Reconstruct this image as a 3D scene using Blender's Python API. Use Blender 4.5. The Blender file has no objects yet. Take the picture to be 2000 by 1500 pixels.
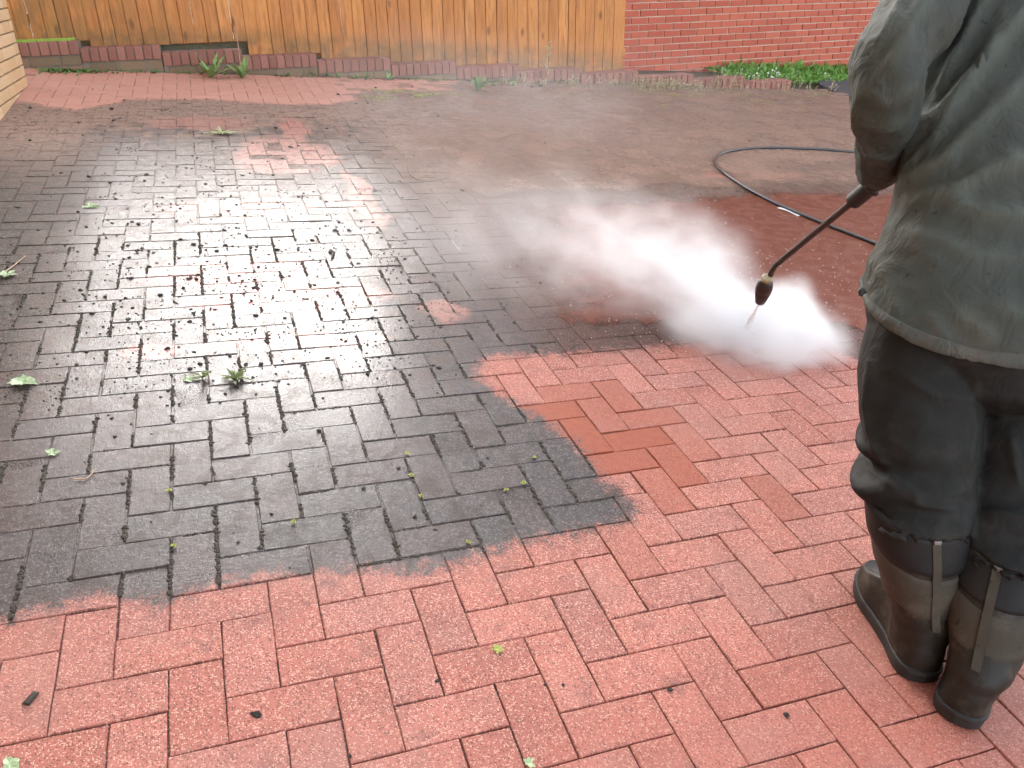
import bpy, bmesh, math, random
from mathutils import Vector, Matrix, noise as mnoise
random.seed(7)
PI = math.pi
SC = bpy.context.scene
COL = SC.collection

# ------------------------------------------------------------------ frame, camera, sky, sun, exposure
# Everything is built in the frame of the sloping drive (z = normal of the paving, units metres);
# at the end all top-level objects are turned by TILT so that gravity is -z.
UP = Vector((-0.0756, 0.0723, 0.9945)).normalized()
TILT = UP.rotation_difference(Vector((0, 0, 1))).to_matrix().to_4x4()
CAM = Vector((0.36102, -1.13928, 1.31670))
C_FWD = Vector((0.32471534, 0.80907803, -0.48984966))
C_RGT = Vector((0.9411603, -0.32770768, 0.08261331))
C_UP = Vector((0.09368688, 0.48785287, 0.86788383))
FPX = 1603.3

cam_d = bpy.data.cameras.new('camera')
cam = bpy.data.objects.new('camera', cam_d)
COL.objects.link(cam)
cam_d.sensor_width = 36.0
cam_d.lens = FPX / 2000 * 36
cam_d.clip_start = 0.05
cam_d.clip_end = 2000
mw = Matrix.Identity(4)
for k, v in enumerate((C_RGT, C_UP, -C_FWD)):
    for r in range(3):
        mw[r][k] = v[r]
mw.translation = CAM
cam.matrix_world = TILT @ mw
SC.camera = cam

SUN_ELEV, SUN_AZ = math.radians(23), math.radians(6)      # azimuth from +y towards +x
world = bpy.data.worlds.new('World')
SC.world = world
world.use_nodes = True
wn = world.node_tree
wn.nodes.clear()
w_out = wn.nodes.new('ShaderNodeOutputWorld')
w_bg = wn.nodes.new('ShaderNodeBackground')
w_sky = wn.nodes.new('ShaderNodeTexSky')
w_hs = wn.nodes.new('ShaderNodeHueSaturation')
w_sky.sky_type = 'NISHITA'
w_sky.sun_disc = False
w_sky.sun_elevation = SUN_ELEV
w_sky.sun_rotation = SUN_AZ
w_sky.air_density = 1.0
w_sky.dust_density = 1.5
w_sky.ozone_density = 1.0
w_hs.inputs['Saturation'].default_value = 0.36
w_bg.inputs['Strength'].default_value = 0.15
wn.links.new(w_sky.outputs[0], w_hs.inputs['Color'])
wn.links.new(w_hs.outputs[0], w_bg.inputs['Color'])
wn.links.new(w_bg.outputs[0], w_out.inputs['Surface'])

sun_d = bpy.data.lights.new('sun', 'SUN')
sun_d.energy = 0.7
sun_d.angle = math.radians(58)
sun_d.color = (1.0, 0.98, 0.95)
sun = bpy.data.objects.new('sun', sun_d)
COL.objects.link(sun)
sd = Vector((math.sin(SUN_AZ) * math.cos(SUN_ELEV), math.cos(SUN_AZ) * math.cos(SUN_ELEV), math.sin(SUN_ELEV)))
sun.rotation_euler = sd.to_track_quat('Z', 'Y').to_euler()
sun.location = (0, 0, 8)

SC.view_settings.view_transform = 'Standard'
SC.view_settings.look = 'None'
SC.view_settings.gamma = 1
SC.view_settings.use_curve_mapping = False
SC.view_settings.exposure = 2.4
SC.cycles.use_denoising = True
SC.cycles.use_adaptive_sampling = True
SC.cycles.adaptive_threshold = 0.06
SC.cycles.max_bounces = 10
SC.cycles.diffuse_bounces = 2
SC.cycles.glossy_bounces = 2
SC.cycles.transparent_max_bounces = 8
SC.cycles.volume_bounces = 10
SC.cycles.volume_step_rate = 1.0
SC.cycles.volume_max_steps = 256
SC.cycles.sample_clamp_indirect = 6


# ------------------------------------------------------------------ small helpers
def ray(u, v):
    """direction of a picture point of the 2000 x 1500 photograph, used only to measure places"""
    return C_RGT * ((u - 1000) / FPX) - C_UP * ((v - 750) / FPX) + C_FWD


def at_z(u, v, z=0.0):
    d = ray(u, v)
    return CAM + d * ((z - CAM.z) / d.z)


def at_d(u, v, d):
    return CAM + ray(u, v) * d


def pix(p):
    d = Vector(p) - CAM
    w = d.dot(C_FWD)
    if w < 0.05:
        return None
    return 1000 + FPX * d.dot(C_RGT) / w, 750 - FPX * d.dot(C_UP) / w, w


def lerp(a, b, t):
    return a + (b - a) * t


def interp(pts, x):
    if x <= pts[0][0]:
        return pts[0][1]
    for (x0, y0), (x1, y1) in zip(pts, pts[1:]):
        if x <= x1:
            return lerp(y0, y1, (x - x0) / max(1e-9, x1 - x0))
    return pts[-1][1]


def sstep(a, b, x):
    t = max(0.0, min(1.0, (x - a) / (b - a)))
    return t * t * (3 - 2 * t)


def catmull(pts, n):
    out = []
    P = [pts[0]] + list(pts) + [pts[-1]]
    for i in range(1, len(P) - 2):
        for k in range(n):
            t = k / n
            p0, p1, p2, p3 = P[i - 1], P[i], P[i + 1], P[i + 2]
            out.append(0.5 * ((2 * p1) + (p2 - p0) * t + (2 * p0 - 5 * p1 + 4 * p2 - p3) * t * t
                              + (3 * p1 - p0 - 3 * p2 + p3) * t ** 3))
    out.append(P[-2])
    return out


def mesh_of(name, verts, faces, smooth=False):
    me = bpy.data.meshes.new(name)
    me.from_pydata([tuple(v) for v in verts], [], faces)
    me.validate()
    me.update()
    if smooth:
        me.shade_smooth()
    return me


def obj(name, me, mat=None, parent=None, loc=None):
    o = bpy.data.objects.new(name, me)
    COL.objects.link(o)
    if mat is not None and me is not None and not me.materials:
        me.materials.append(mat)
    if parent is not None:
        o.parent = parent
    if loc is not None:
        o.location = loc
    return o


def tag(o, label=None, cat=None, group=None, kind=None):
    for k, v in (('label', label), ('category', cat), ('group', group), ('kind', kind)):
        if v:
            o[k] = v
    return o


class MB:
    """collects verts and faces"""
    def __init__(self):
        self.v, self.f = [], []

    def add(self, verts, faces):
        n = len(self.v)
        self.v += [Vector(p) for p in verts]
        self.f += [tuple(i + n for i in f) for f in faces]

    def box(self, c, ax, ay, az, hx, hy, hz, bev=0.0):
        """box about c with axes ax, ay, az and half sizes; bev chamfers the az-facing (top) edge"""
        c = Vector(c)
        def P(a, b, d):
            return c + ax * a + ay * b + az * d
        if bev <= 0:
            v = [P(x, y, z) for z in (-hz, hz) for y in (-hy, hy) for x in (-hx, hx)]
            self.add(v, [(0, 2, 3, 1), (4, 5, 7, 6), (0, 1, 5, 4), (2, 6, 7, 3), (0, 4, 6, 2), (1, 3, 7, 5)])
            return
        lay = [(hx, hy, -hz), (hx, hy, hz - bev), (hx - bev, hy - bev, hz)]
        v = []
        for x, y, z in lay:
            v += [P(-x, -y, z), P(x, -y, z), P(x, y, z), P(-x, y, z)]
        f = [(3, 2, 1, 0), (8, 9, 10, 11)]
        for l in range(2):
            for k in range(4):
                a, b = l * 4 + k, l * 4 + (k + 1) % 4
                f.append((a, b, b + 4, a + 4))
        self.add(v, f)

    def tube(self, pts, rad, seg=10, cap=True):
        pts = [Vector(p) for p in pts]
        if not hasattr(rad, '__len__'):
            rad = [rad] * len(pts)
        up = Vector((0.13, 0.21, 0.97)).normalized()
        v, f = [], []
        prev = None
        for i, p in enumerate(pts):
            t = (pts[min(i + 1, len(pts) - 1)] - pts[max(i - 1, 0)]).normalized()
            if prev is None:
                a = t.orthogonal().normalized() if abs(t.dot(up)) > 0.98 else t.cross(up).normalized()
            else:
                a = (prev - t * prev.dot(t)).normalized()
            prev = a
            b = t.cross(a)
            for k in range(seg):
                w = 2 * PI * k / seg
                v.append(p + (a * math.cos(w) + b * math.sin(w)) * rad[i])
        for i in range(len(pts) - 1):
            for k in range(seg):
                k2 = (k + 1) % seg
                f.append((i * seg + k, i * seg + k2, (i + 1) * seg + k2, (i + 1) * seg + k))
        if cap:
            f.append(tuple(range(seg - 1, -1, -1)))
            f.append(tuple((len(pts) - 1) * seg + k for k in range(seg)))
        self.add(v, f)

    def mesh(self, name, smooth=False):
        return mesh_of(name, self.v, self.f, smooth)


def loft(rings, closed_ends=(False, False)):
    """rings: list of equal-length lists of Vectors"""
    n = len(rings[0])
    v = [p for r in rings for p in r]
    f = []
    for i in range(len(rings) - 1):
        for k in range(n):
            k2 = (k + 1) % n
            f.append((i * n + k, i * n + k2, (i + 1) * n + k2, (i + 1) * n + k))
    if closed_ends[0]:
        f.append(tuple(range(n - 1, -1, -1)))
    if closed_ends[1]:
        f.append(tuple((len(rings) - 1) * n + k for k in range(n)))
    return v, f


def apply_mods(o):
    """replace the object's mesh by its evaluated mesh"""
    dg = bpy.context.evaluated_depsgraph_get()
    dg.update()
    me = bpy.data.meshes.new_from_object(o.evaluated_get(dg))
    old = o.data
    o.modifiers.clear()
    o.data = me
    bpy.data.meshes.remove(old)
    return me


# ------------------------------------------------------------------ node helpers
class NT:
    def __init__(self, name):
        self.m = bpy.data.materials.new(name)
        self.m.use_nodes = True
        self.t = self.m.node_tree
        self.t.nodes.clear()
        self.out = self.t.nodes.new('ShaderNodeOutputMaterial')
        self.dim = '3D'

    def new(self, typ, **props):
        n = self.t.nodes.new(typ)
        for k, v in props.items():
            setattr(n, k, v)
        return n

    def put(self, sock, val):
        if isinstance(val, bpy.types.NodeSocket):
            self.t.links.new(val, sock)
        elif val is not None:
            if sock.type == 'RGBA' and hasattr(val, '__len__') and len(val) == 3:
                val = (*val, 1.0)
            sock.default_value = val

    def math(self, op, a, b=None, c=None, clamp=False):
        n = self.new('ShaderNodeMath', operation=op, use_clamp=clamp)
        for s, v in zip(n.inputs, (a, b, c)):
            if v is not None:
                self.put(s, v)
        return n.outputs[0]

    def add(self, a, b): return self.math('ADD', a, b)
    def sub(self, a, b): return self.math('SUBTRACT', a, b)
    def mul(self, a, b): return self.math('MULTIPLY', a, b)
    def mx(self, a, b): return self.math('MAXIMUM', a, b)
    def mn(self, a, b): return self.math('MINIMUM', a, b)
    def sat(self, a): return self.math('ADD', a, 0.0, clamp=True)
    def inv(self, a): return self.math('SUBTRACT', 1.0, a, clamp=True)

    def step(self, a, b, x):
        n = self.new('ShaderNodeMapRange', interpolation_type='SMOOTHSTEP')
        self.put(n.inputs[0], x)
        n.inputs[1].default_value, n.inputs[2].default_value = a, b
        n.inputs[3].default_value, n.inputs[4].default_value = 0.0, 1.0
        return n.outputs[0]

    def mix(self, f, a, b, mode='MIX'):
        n = self.new('ShaderNodeMix', data_type='RGBA', blend_type=mode)
        self.put(n.inputs[0], f)
        self.put(n.inputs[6], a)
        self.put(n.inputs[7], b)
        return n.outputs[2]

    def mixf(self, f, a, b):
        n = self.new('ShaderNodeMix', data_type='FLOAT')
        self.put(n.inputs[0], f)
        self.put(n.inputs[2], a)
        self.put(n.inputs[3], b)
        return n.outputs[0]

    def noise(self, vec, scale, detail=3.0, rough=0.55, dist=0.0, col=False, w=None):
        n = self.new('ShaderNodeTexNoise', noise_dimensions=self.dim)
        if vec is not None:
            self.put(n.inputs['Vector'], vec)
        n.inputs['Scale'].default_value = scale
        n.inputs['Detail'].default_value = detail
        n.inputs['Roughness'].default_value = rough
        n.inputs['Distortion'].default_value = dist
        return n.outputs[1] if col else n.outputs[0]

    def voro(self, vec, scale, feature='F1', out=0, rnd=1.0):
        n = self.new('ShaderNodeTexVoronoi', feature=feature)
        self.put(n.inputs['Vector'], vec)
        n.inputs['Scale'].default_value = scale
        n.inputs['Randomness'].default_value = rnd
        return n.outputs[out]

    def scale(self, vec, s, off=(0, 0, 0)):
        n = self.new('ShaderNodeMapping')
        self.put(n.inputs[0], vec)
        n.inputs['Location'].default_value = off
        n.inputs['Scale'].default_value = s
        return n.outputs[0]

    def coords(self, ob=None, gen=False):
        n = self.new('ShaderNodeTexCoord')
        if ob is not None:
            n.object = ob
        return n.outputs['Generated' if gen else 'Object']

    def sep(self, vec):
        n = self.new('ShaderNodeSeparateXYZ')
        self.put(n.inputs[0], vec)
        return n.outputs

    def comb(self, x, y, z):
        n = self.new('ShaderNodeCombineXYZ')
        for s, v in zip(n.inputs, (x, y, z)):
            self.put(s, v)
        return n.outputs[0]

    def attr(self, name):
        return self.new('ShaderNodeAttribute', attribute_name=name).outputs['Fac']

    def rand(self):
        return self.new('ShaderNodeObjectInfo').outputs['Random']

    def ramp(self, fac, stops, interp='LINEAR'):
        n = self.new('ShaderNodeValToRGB')
        n.color_ramp.interpolation = interp
        e = n.color_ramp.elements
        while len(e) < len(stops):
            e.new(0.5)
        for el, (p, c) in zip(e, stops):
            el.position = p
            el.color = (*c, 1.0) if hasattr(c, '__len__') else (c, c, c, 1.0)
        self.put(n.inputs[0], fac)
        return n.outputs[0]

    def curve(self, x, pts, xr, yr):
        """piecewise linear y(x) as a float curve, pts in real units"""
        u = self.new('ShaderNodeMapRange')
        self.put(u.inputs[0], x)
        u.inputs[1].default_value, u.inputs[2].default_value = xr
        n = self.new('ShaderNodeFloatCurve')
        n.mapping.extend = 'HORIZONTAL'
        cu = n.mapping.curves[0]
        q = [((px - xr[0]) / (xr[1] - xr[0]), (py - yr[0]) / (yr[1] - yr[0])) for px, py in pts]
        if q[0][0] > 0.001:
            q.insert(0, (0.0, q[0][1]))
        if q[-1][0] < 0.999:
            q.append((1.0, q[-1][1]))
        cu.points[0].location = q[0]
        cu.points[1].location = q[-1]
        for a in q[1:-1]:
            cu.points.new(*a)
        for p in cu.points:
            p.handle_type = 'VECTOR'
        n.mapping.update()
        self.put(n.inputs['Value'], u.outputs[0])
        v = self.new('ShaderNodeMapRange')
        self.put(v.inputs[0], n.outputs[0])
        v.inputs[3].default_value, v.inputs[4].default_value = yr
        return v.outputs[0]

    def blob(self, x, y, cx, cy, rx, ry, soft=0.5):
        """1 inside an ellipse, falling to 0 at its rim"""
        a = self.math('DIVIDE', self.sub(x, cx), rx)
        b = self.math('DIVIDE', self.sub(y, cy), ry)
        d = self.add(self.mul(a, a), self.mul(b, b))
        n = self.new('ShaderNodeMapRange', interpolation_type='SMOOTHSTEP')
        self.put(n.inputs[0], d)
        n.inputs[1].default_value, n.inputs[2].default_value = 1.0, 1.0 - soft
        n.inputs[3].default_value, n.inputs[4].default_value = 0.0, 1.0
        return n.outputs[0]

    def bump(self, h, strength=0.5, dist=0.01, normal=None):
        n = self.new('ShaderNodeBump')
        n.inputs['Strength'].default_value = strength
        n.inputs['Distance'].default_value = dist
        self.put(n.inputs['Height'], h)
        if normal is not None:
            self.put(n.inputs['Normal'], normal)
        return n.outputs[0]

    def pbr(self, **kw):
        n = self.new('ShaderNodeBsdfPrincipled')
        for k, v in kw.items():
            self.put(n.inputs[k.replace('_', ' ')], v)
        self.t.links.new(n.outputs[0], self.out.inputs['Surface'])
        return n


def simple(name, col, rough=0.7, var=0.25, scale=40.0, bump=0.2, bdist=0.002, metal=0.0, spec=0.5, coat=0.0):
    t = NT(name)
    c = t.coords()
    n = t.noise(c, scale, 4)
    n2 = t.noise(c, scale * 0.17, 2)
    f = t.math('MULTIPLY_ADD', n, 0.6, t.mul(n2, 0.4))
    lo = tuple(max(0, x * (1 - var)) for x in col)
    hi = tuple(min(1, x * (1 + var)) for x in col)
    base = t.ramp(f, [(0.3, lo), (0.7, hi)])
    kw = dict(Base_Color=base, Roughness=t.mixf(n, max(0.02, rough - 0.1), min(1, rough + 0.1)), Metallic=metal,
              Specular_IOR_Level=spec, Coat_Weight=coat)
    if bump:
        kw['Normal'] = t.bump(n, bump, bdist)
    t.pbr(**kw)
    return t.m


# ------------------------------------------------------------------ where the drive is clean, dirty, wet (real stains and water)
F_A = [(-0.9, 0.30), (-0.12, 0.308), (-0.067, 0.324), (0.017, 0.337), (0.096, 0.328), (0.168, 0.289), (0.291, 0.31),
       (0.411, 0.322), (0.476, 0.297), (0.601, 0.292), (0.71, 0.247), (0.808, 0.251), (1.021, 0.29), (1.197, 0.288),
       (1.30, 0.30), (3.2, 0.30)]
G_B = [(0.28, 1.30), (0.35, 1.34), (0.421, 1.33), (0.532, 1.308), (0.634, 1.306), (0.717, 1.295), (0.823, 1.252),
       (0.903, 1.205), (1.048, 1.136), (1.164, 1.156), (1.25, 1.22), (1.3, 1.3)]
H_B = [(1.1, 1.22), (1.22, 1.25), (1.355, 1.234), (1.475, 1.204), (1.70, 1.197), (1.914, 1.196), (2.068, 1.204),
       (2.337, 1.188), (2.493, 1.108), (2.545, 1.022), (2.62, 0.866), (3.0, 0.7), (3.2, 0.6)]
P_S = [(-0.8, 5.26), (-0.71, 5.26), (-0.41, 5.02), (-0.12, 5.36), (0.39, 5.42), (0.96, 5.31), (1.26, 5.33),
       (1.52, 5.54), (1.68, 5.96), (2.39, 5.98), (2.55, 6.35), (3.0, 6.9)]


def clean_d(x, y):
    """signed distance-like value, > 0 on cleaned paving (used to scatter debris)"""
    a = interp(F_A, x) - y
    b = min(x - interp(G_B, y), interp(H_B, x) - y) if y > 0.2 else a
    return max(a, b, y - interp(P_S, x))

# ------------------------------------------------------------------ paving
def paving_masks(t, ob):
    co = t.coords(ob)
    x0, y0, z0 = t.sep(co)
    wob = t.noise(co, 3.5, 2, col=True)
    wx, wy, wz = t.sep(wob)
    fine = t.noise(co, 26, 2, 0.65)
    x = t.add(x0, t.mul(t.sub(wx, 0.5), 0.16))
    y = t.add(y0, t.mul(t.sub(wy, 0.5), 0.16))
    fy = t.mul(t.sub(fine, 0.5), 0.11)
    a = t.sub(t.curve(x0, F_A, (-0.9, 3.2), (0, 2)), t.add(y0, fy))
    g = t.sub(t.add(x0, fy), t.curve(y0, G_B, (0.2, 1.4), (0, 2)))
    h = t.sub(t.curve(x0, H_B, (-0.9, 3.2), (0, 2)), t.add(y0, fy))
    b = t.mn(t.mn(g, h), t.mul(t.sub(y0, 0.2), 4.0))
    d = t.mx(a, b)
    gr2 = t.noise(co, 190, 1, 0.6)
    main = t.step(-0.03, 0.035, t.add(d, t.mul(t.sub(gr2, 0.5), 0.085)))
    right = t.mul(t.step(2.9, 3.1, x0), t.step(0.75, 0.55, y0))
    strip = t.step(-0.05, 0.07, t.sub(t.add(y, t.mul(fy, 1.5)), t.curve(x, P_S, (-0.8, 3.0), (4, 7))))
    strip = t.mul(strip, t.step(3.0, 2.5, x))
    clean = t.mx(t.mx(main, right), strip)
    # half cleaned streaks inside the dirty sheet
    part = None
    for cx, cy, rx, ry, s in ((1.10, 3.05, .10, .55, .75), (0.45, 2.12, .42, .17, .6), (0.62, 1.82, .42, .16, .7),
                              (0.14, 1.47, .12, .075, .9), (0.62, 1.47, .34, .07, .7),
                              (0.55, 2.95, .5, .16, .5), (0.80, 3.9, .35, .5, .5), (0.92, 4.5, .10, .5, .5),
                              (0.35, 4.7, .4, .25, .3), (1.16, 1.62, .12, .12, .4), (3.7, 3.35, .5, .1, .5)):
        v = t.mul(t.blob(x, y, cx, cy, rx, ry, 0.7), s)
        part = v if part is None else t.mx(part, v)
    part = t.mul(t.mn(t.mul(part, 1.8), 1.0), t.step(0.30, 0.56, t.add(fine, 0.06)))
    # water: a film over the dirty sheet left of the spray, one runnel onto the clean bricks
    wet = t.mul(t.step(4.75, 4.2, y), t.step(1.75, 1.25, t.add(x, t.mul(t.sub(y, 1.5), -0.12))))
    wet = t.mx(wet, t.mul(t.step(3.15, 2.85, y), 0.3))
    wet = t.mul(wet, t.inv(t.mul(clean, 1.0)))
    soak = t.mul(t.attr('soak'), t.step(0.10, 0.42, t.add(fine, t.mul(t.attr('soak'), 0.22))))
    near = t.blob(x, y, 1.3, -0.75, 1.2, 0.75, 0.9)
    film = t.mx(t.blob(x, y, 0.95, 1.42, .36, .40, 0.7), t.blob(x, y, 0.75, 0.95, .22, .22, 0.8))
    return dict(co=co, x=x, y=y, x0=x0, y0=y0, fine=fine, wx=wx, clean=clean, part=part, wet=wet, soak=soak,
                near=near, film=film, strip=strip)


def paving_material(ob, bed=False):
    t = NT('joint_sand' if bed else 'concrete_block_paving')
    t.dim = '2D'
    m = paving_masks(t, ob)
    co = m['co']
    rnd = t.attr('rnd') if not bed else 0.5
    grain = t.noise(co, 420, 1, 0.7)
    agn = t.new('ShaderNodeTexVoronoi', voronoi_dimensions='2D')
    t.put(agn.inputs['Vector'], co)
    agn.inputs['Scale'].default_value = 290
    agg = agn.outputs[0]
    ar, ag, ab = t.sep(agn.outputs[1])
    mid = t.noise(co, 45, 2, 0.6)
    big = t.noise(co, 7, 1.5, 0.6)
    # clean concrete block: red body, pale, ochre and dark aggregate
    body = t.mix(rnd, (0.395, 0.133, 0.098), (0.49, 0.182, 0.138)) if not bed else (0.12, 0.035, 0.025)
    body = t.mix(t.mul(t.step(0.42, 0.75, big), 0.45), body, (0.30, 0.115, 0.090))
    if not bed:
        body = t.mix(t.mul(t.step(0.55, 0.95, t.attr('rnd2')), 0.26), body, (0.32, 0.165, 0.150))
    speck = t.mul(t.step(0.72, 0.80, ar), t.step(0.62, 0.30, agg))
    body = t.mix(t.mul(speck, 0.78), body, (0.70, 0.44, 0.33))
    dark = t.mul(t.step(0.76, 0.84, ag), t.step(0.66, 0.35, agg))
    body = t.mix(t.mul(dark, 0.72), body, (0.075, 0.035, 0.028))
    body = t.mix(t.mul(t.step(0.47, 0.25, grain), 0.6), body, (0.17, 0.06, 0.05))
    body = t.mix(t.mul(m['near'], 0.45), body, (0.31, 0.088, 0.058))               # darker and redder round the boots
    dust = t.noise(co, 2.3, 3, 0.6)
    body = t.mix(t.mul(t.step(0.45, 0.72, dust), 0.35), body, (0.40, 0.205, 0.165))
    cleaned = t.mix(t.mul(m['strip'], 0.55), body, (0.66, 0.36, 0.27))      # paler by the fence
    # grime: grey algae skin, brown silt, red slurry
    silt = t.mx(t.step(-0.05, -0.45, t.add(m['x'], t.mul(t.sub(mid, 0.5), 0.4))), t.step(4.1, 4.9, t.add(m['y'], t.mul(t.sub(big, 0.5), 1.2))))  # left edge: silt plus the house wall's brown reflection put into colour
    silt = t.mx(silt, t.mul(t.step(1.2, 1.6, m['x']), t.step(2.2, 3.0, m['y'])))
    grey = t.mix(mid, (0.040, 0.034, 0.033), (0.105, 0.090, 0.087))
    grey = t.mix(t.mul(rnd, 0.4), grey, (0.115, 0.075, 0.068))
    brown = t.mix(mid, (0.10, 0.060, 0.041), (0.23, 0.148, 0.108))
    far = t.step(2.6, 4.5, m['y'])
    brown = t.mix(t.mul(far, 0.5), brown, (0.46, 0.305, 0.235))
    brown = t.mix(t.mul(t.step(0.0, -0.35, m['x']), t.step(4.5, 3.0, m['y'])), brown, t.mix(mid, (0.026, 0.017, 0.013), (0.072, 0.048, 0.036)))  # left edge darkened to carry the house wall's brown reflection as colour
    dirt = t.mix(silt, grey, brown)
    red = t.mul(t.step(1.25, 1.65, m['x']), t.step(3.3, 2.6, t.add(m['y'], t.mul(t.sub(m['wx'], 0.5), 0.6))))
    dirt = t.mix(t.mul(red, 0.85), dirt, t.mix(mid, (0.065, 0.028, 0.020), (0.16, 0.064, 0.042)))
    dirt = t.mix(t.mul(t.step(0.78, 0.84, ar), 0.38), dirt, (0.27, 0.235, 0.215))
    blot = t.noise(co, 15, 4, 0.68, 0.6)
    dirt = t.mix(t.mul(t.step(0.50, 0.66, blot), 0.6), dirt, t.mix(t.step(1.6, 0.4, m['y']), (0.115, 0.072, 0.056), (0.050, 0.038, 0.031)))
    dirt = t.mix(t.mul(t.step(0.46, 0.34, blot), 0.5), dirt, (0.030, 0.026, 0.025))
    dirt = t.mix(t.mul(t.step(0.60, 0.75, t.noise(co, 130, 1, 0.7)), 0.6), dirt, (0.022, 0.018, 0.016))
    shown = t.mx(m['clean'], m['part'])
    if bed:
        shown = t.mul(shown, 0.45)
    # smears of leftover grime on the cleaned blocks
    smear = t.mul(t.step(0.60, 0.80, t.noise(co, 9, 3, 0.7)), 0.30)
    shown = t.mul(shown, t.inv(smear))
    shown = t.math('MULTIPLY', shown, 1.0, clamp=True)
    col = t.mix(shown, dirt, cleaned)
    sk = t.mul(m['soak'], shown)
    col = t.mix(t.mul(sk, 0.95), col, t.mix(mid, (0.22, 0.036, 0.011), (0.36, 0.075, 0.022)))
    wetness = t.sat(t.mx(m['wet'], sk))
    damp = t.mul(m['clean'], 0.35)
    rough = t.mixf(wetness, t.mixf(m['near'], 0.78, 0.55), 0.55)
    # relief: aggregate grain on the block, ripples on the water film
    hgt = t.add(t.mul(grain, 0.7), t.mul(mid, 0.9))
    nrm = t.bump(hgt, 0.55, 0.0022)
    st = t.scale(co, (1.0, 1.9, 1.0))
    rip = t.noise(st, 62, 2, 0.6, 0.0)
    rip2 = t.noise(co, 210, 1, 0.7)
    flow = t.noise(t.scale(co, (1.7, 0.9, 1.0)), 38, 1, 0.5, 0.8)
    leftish = t.step(0.7, 0.0, m['x'])
    amp = t.mixf(m['film'], 1.0, 0.6)
    ch = t.mul(t.add(t.add(t.mul(rip, 1.0), t.mul(rip2, t.mixf(m['film'], t.mixf(leftish, 0.5, 1.1), 0.2))), t.mul(flow, 0.6)), amp)
    blotc = t.noise(co, 15, 4, 0.68, 0.6)
    cn = t.bump(ch, 0.50, 0.0022)
    brownedge = t.step(-0.02, -0.30, m['x'])
    gloss = t.mul(t.mx(m['wet'], t.mul(sk, 0.35)), t.mixf(silt, 0.88, 0.22))
    gloss = t.mul(gloss, t.mixf(brownedge, 1.0, 0.10))
    gloss = t.mul(gloss, t.mixf(t.step(0.40, 0.62, blotc), 1.0, t.mixf(m['film'], 0.62, 1.0)))
    gloss = t.mx(gloss, t.mul(m['film'], t.mul(m['wet'], 0.95)))
    gloss = t.mul(gloss, t.mixf(t.step(0.5, 1.5, m['y']), 0.45, 1.0))      # the near blocks have drained
    if bed:
        t.pbr(Base_Color=col, Roughness=t.mixf(m['wet'], 0.95, 0.7), Normal=t.bump(t.noise(co, 160, 2, 0.7), 0.9, 0.006), Specular_IOR_Level=0.15,
              Coat_Weight=t.mul(gloss, 1.0), Coat_Roughness=0.15, Coat_IOR=1.33, Coat_Normal=cn)
        return t.m
    gloss = t.mx(gloss, t.mul(damp, 0.25))
    t.pbr(Base_Color=col, Roughness=rough, Normal=nrm, Specular_IOR_Level=t.mixf(shown, 0.12, 0.3),
          Coat_Weight=gloss, Coat_Roughness=0.17, Coat_IOR=1.33, Coat_Normal=cn)
    return t.m


def plane_grid(x0, x1, y0, y1, z, nx=1, ny=1):
    v = [(lerp(x0, x1, i / nx), lerp(y0, y1, j / ny), z) for j in range(ny + 1) for i in range(nx + 1)]
    f = [(j * (nx + 1) + i, j * (nx + 1) + i + 1, (j + 1) * (nx + 1) + i + 1, (j + 1) * (nx + 1) + i) for j in range(ny) for i in range(nx)]
    return v, f


soil = NT('soil')
c = soil.coords()
soil.pbr(Base_Color=soil.ramp(soil.noise(c, 6, 6, 0.7), [(0.3, (0.05, 0.045, 0.025)), (0.7, (0.12, 0.10, 0.06))]), Roughness=0.95,
         Normal=soil.bump(soil.noise(c, 30, 4), 0.6, 0.02))
ground = obj('ground', mesh_of('ground', *plane_grid(-250, 250, -250, 250, -0.065, 4, 4)), soil.m)
tag(ground, 'bare soil ground under and around the brick drive', 'ground', kind='structure')

def joint_depth(x, y):
    """sand stands almost level in the dirty joints and is washed down in the cleaned ones"""
    if y > 3.0 and x > 1.2:
        return lerp(-0.0024, -0.0006, min(1, (y - 3.0) * 3, (x - 1.2) * 3))
    return lerp(-0.0019, -0.0062, sstep(-0.03, 0.04, clean_d(x, y)))


v, f = plane_grid(-0.95, 6.78, -2.6, 6.52, 0, 150, 180)
paving = obj('paving', mesh_of('paving', [(x, y, joint_depth(x, y) + 0.0006 * mnoise.noise(Vector((x, y, 0)) * 14)) for x, y, z in v], f, True))
tag(paving, 'red block paving of the driveway laid in herringbone', 'paving', kind='structure')
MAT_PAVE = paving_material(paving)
paving.data.materials.append(paving_material(paving, bed=True))


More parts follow.
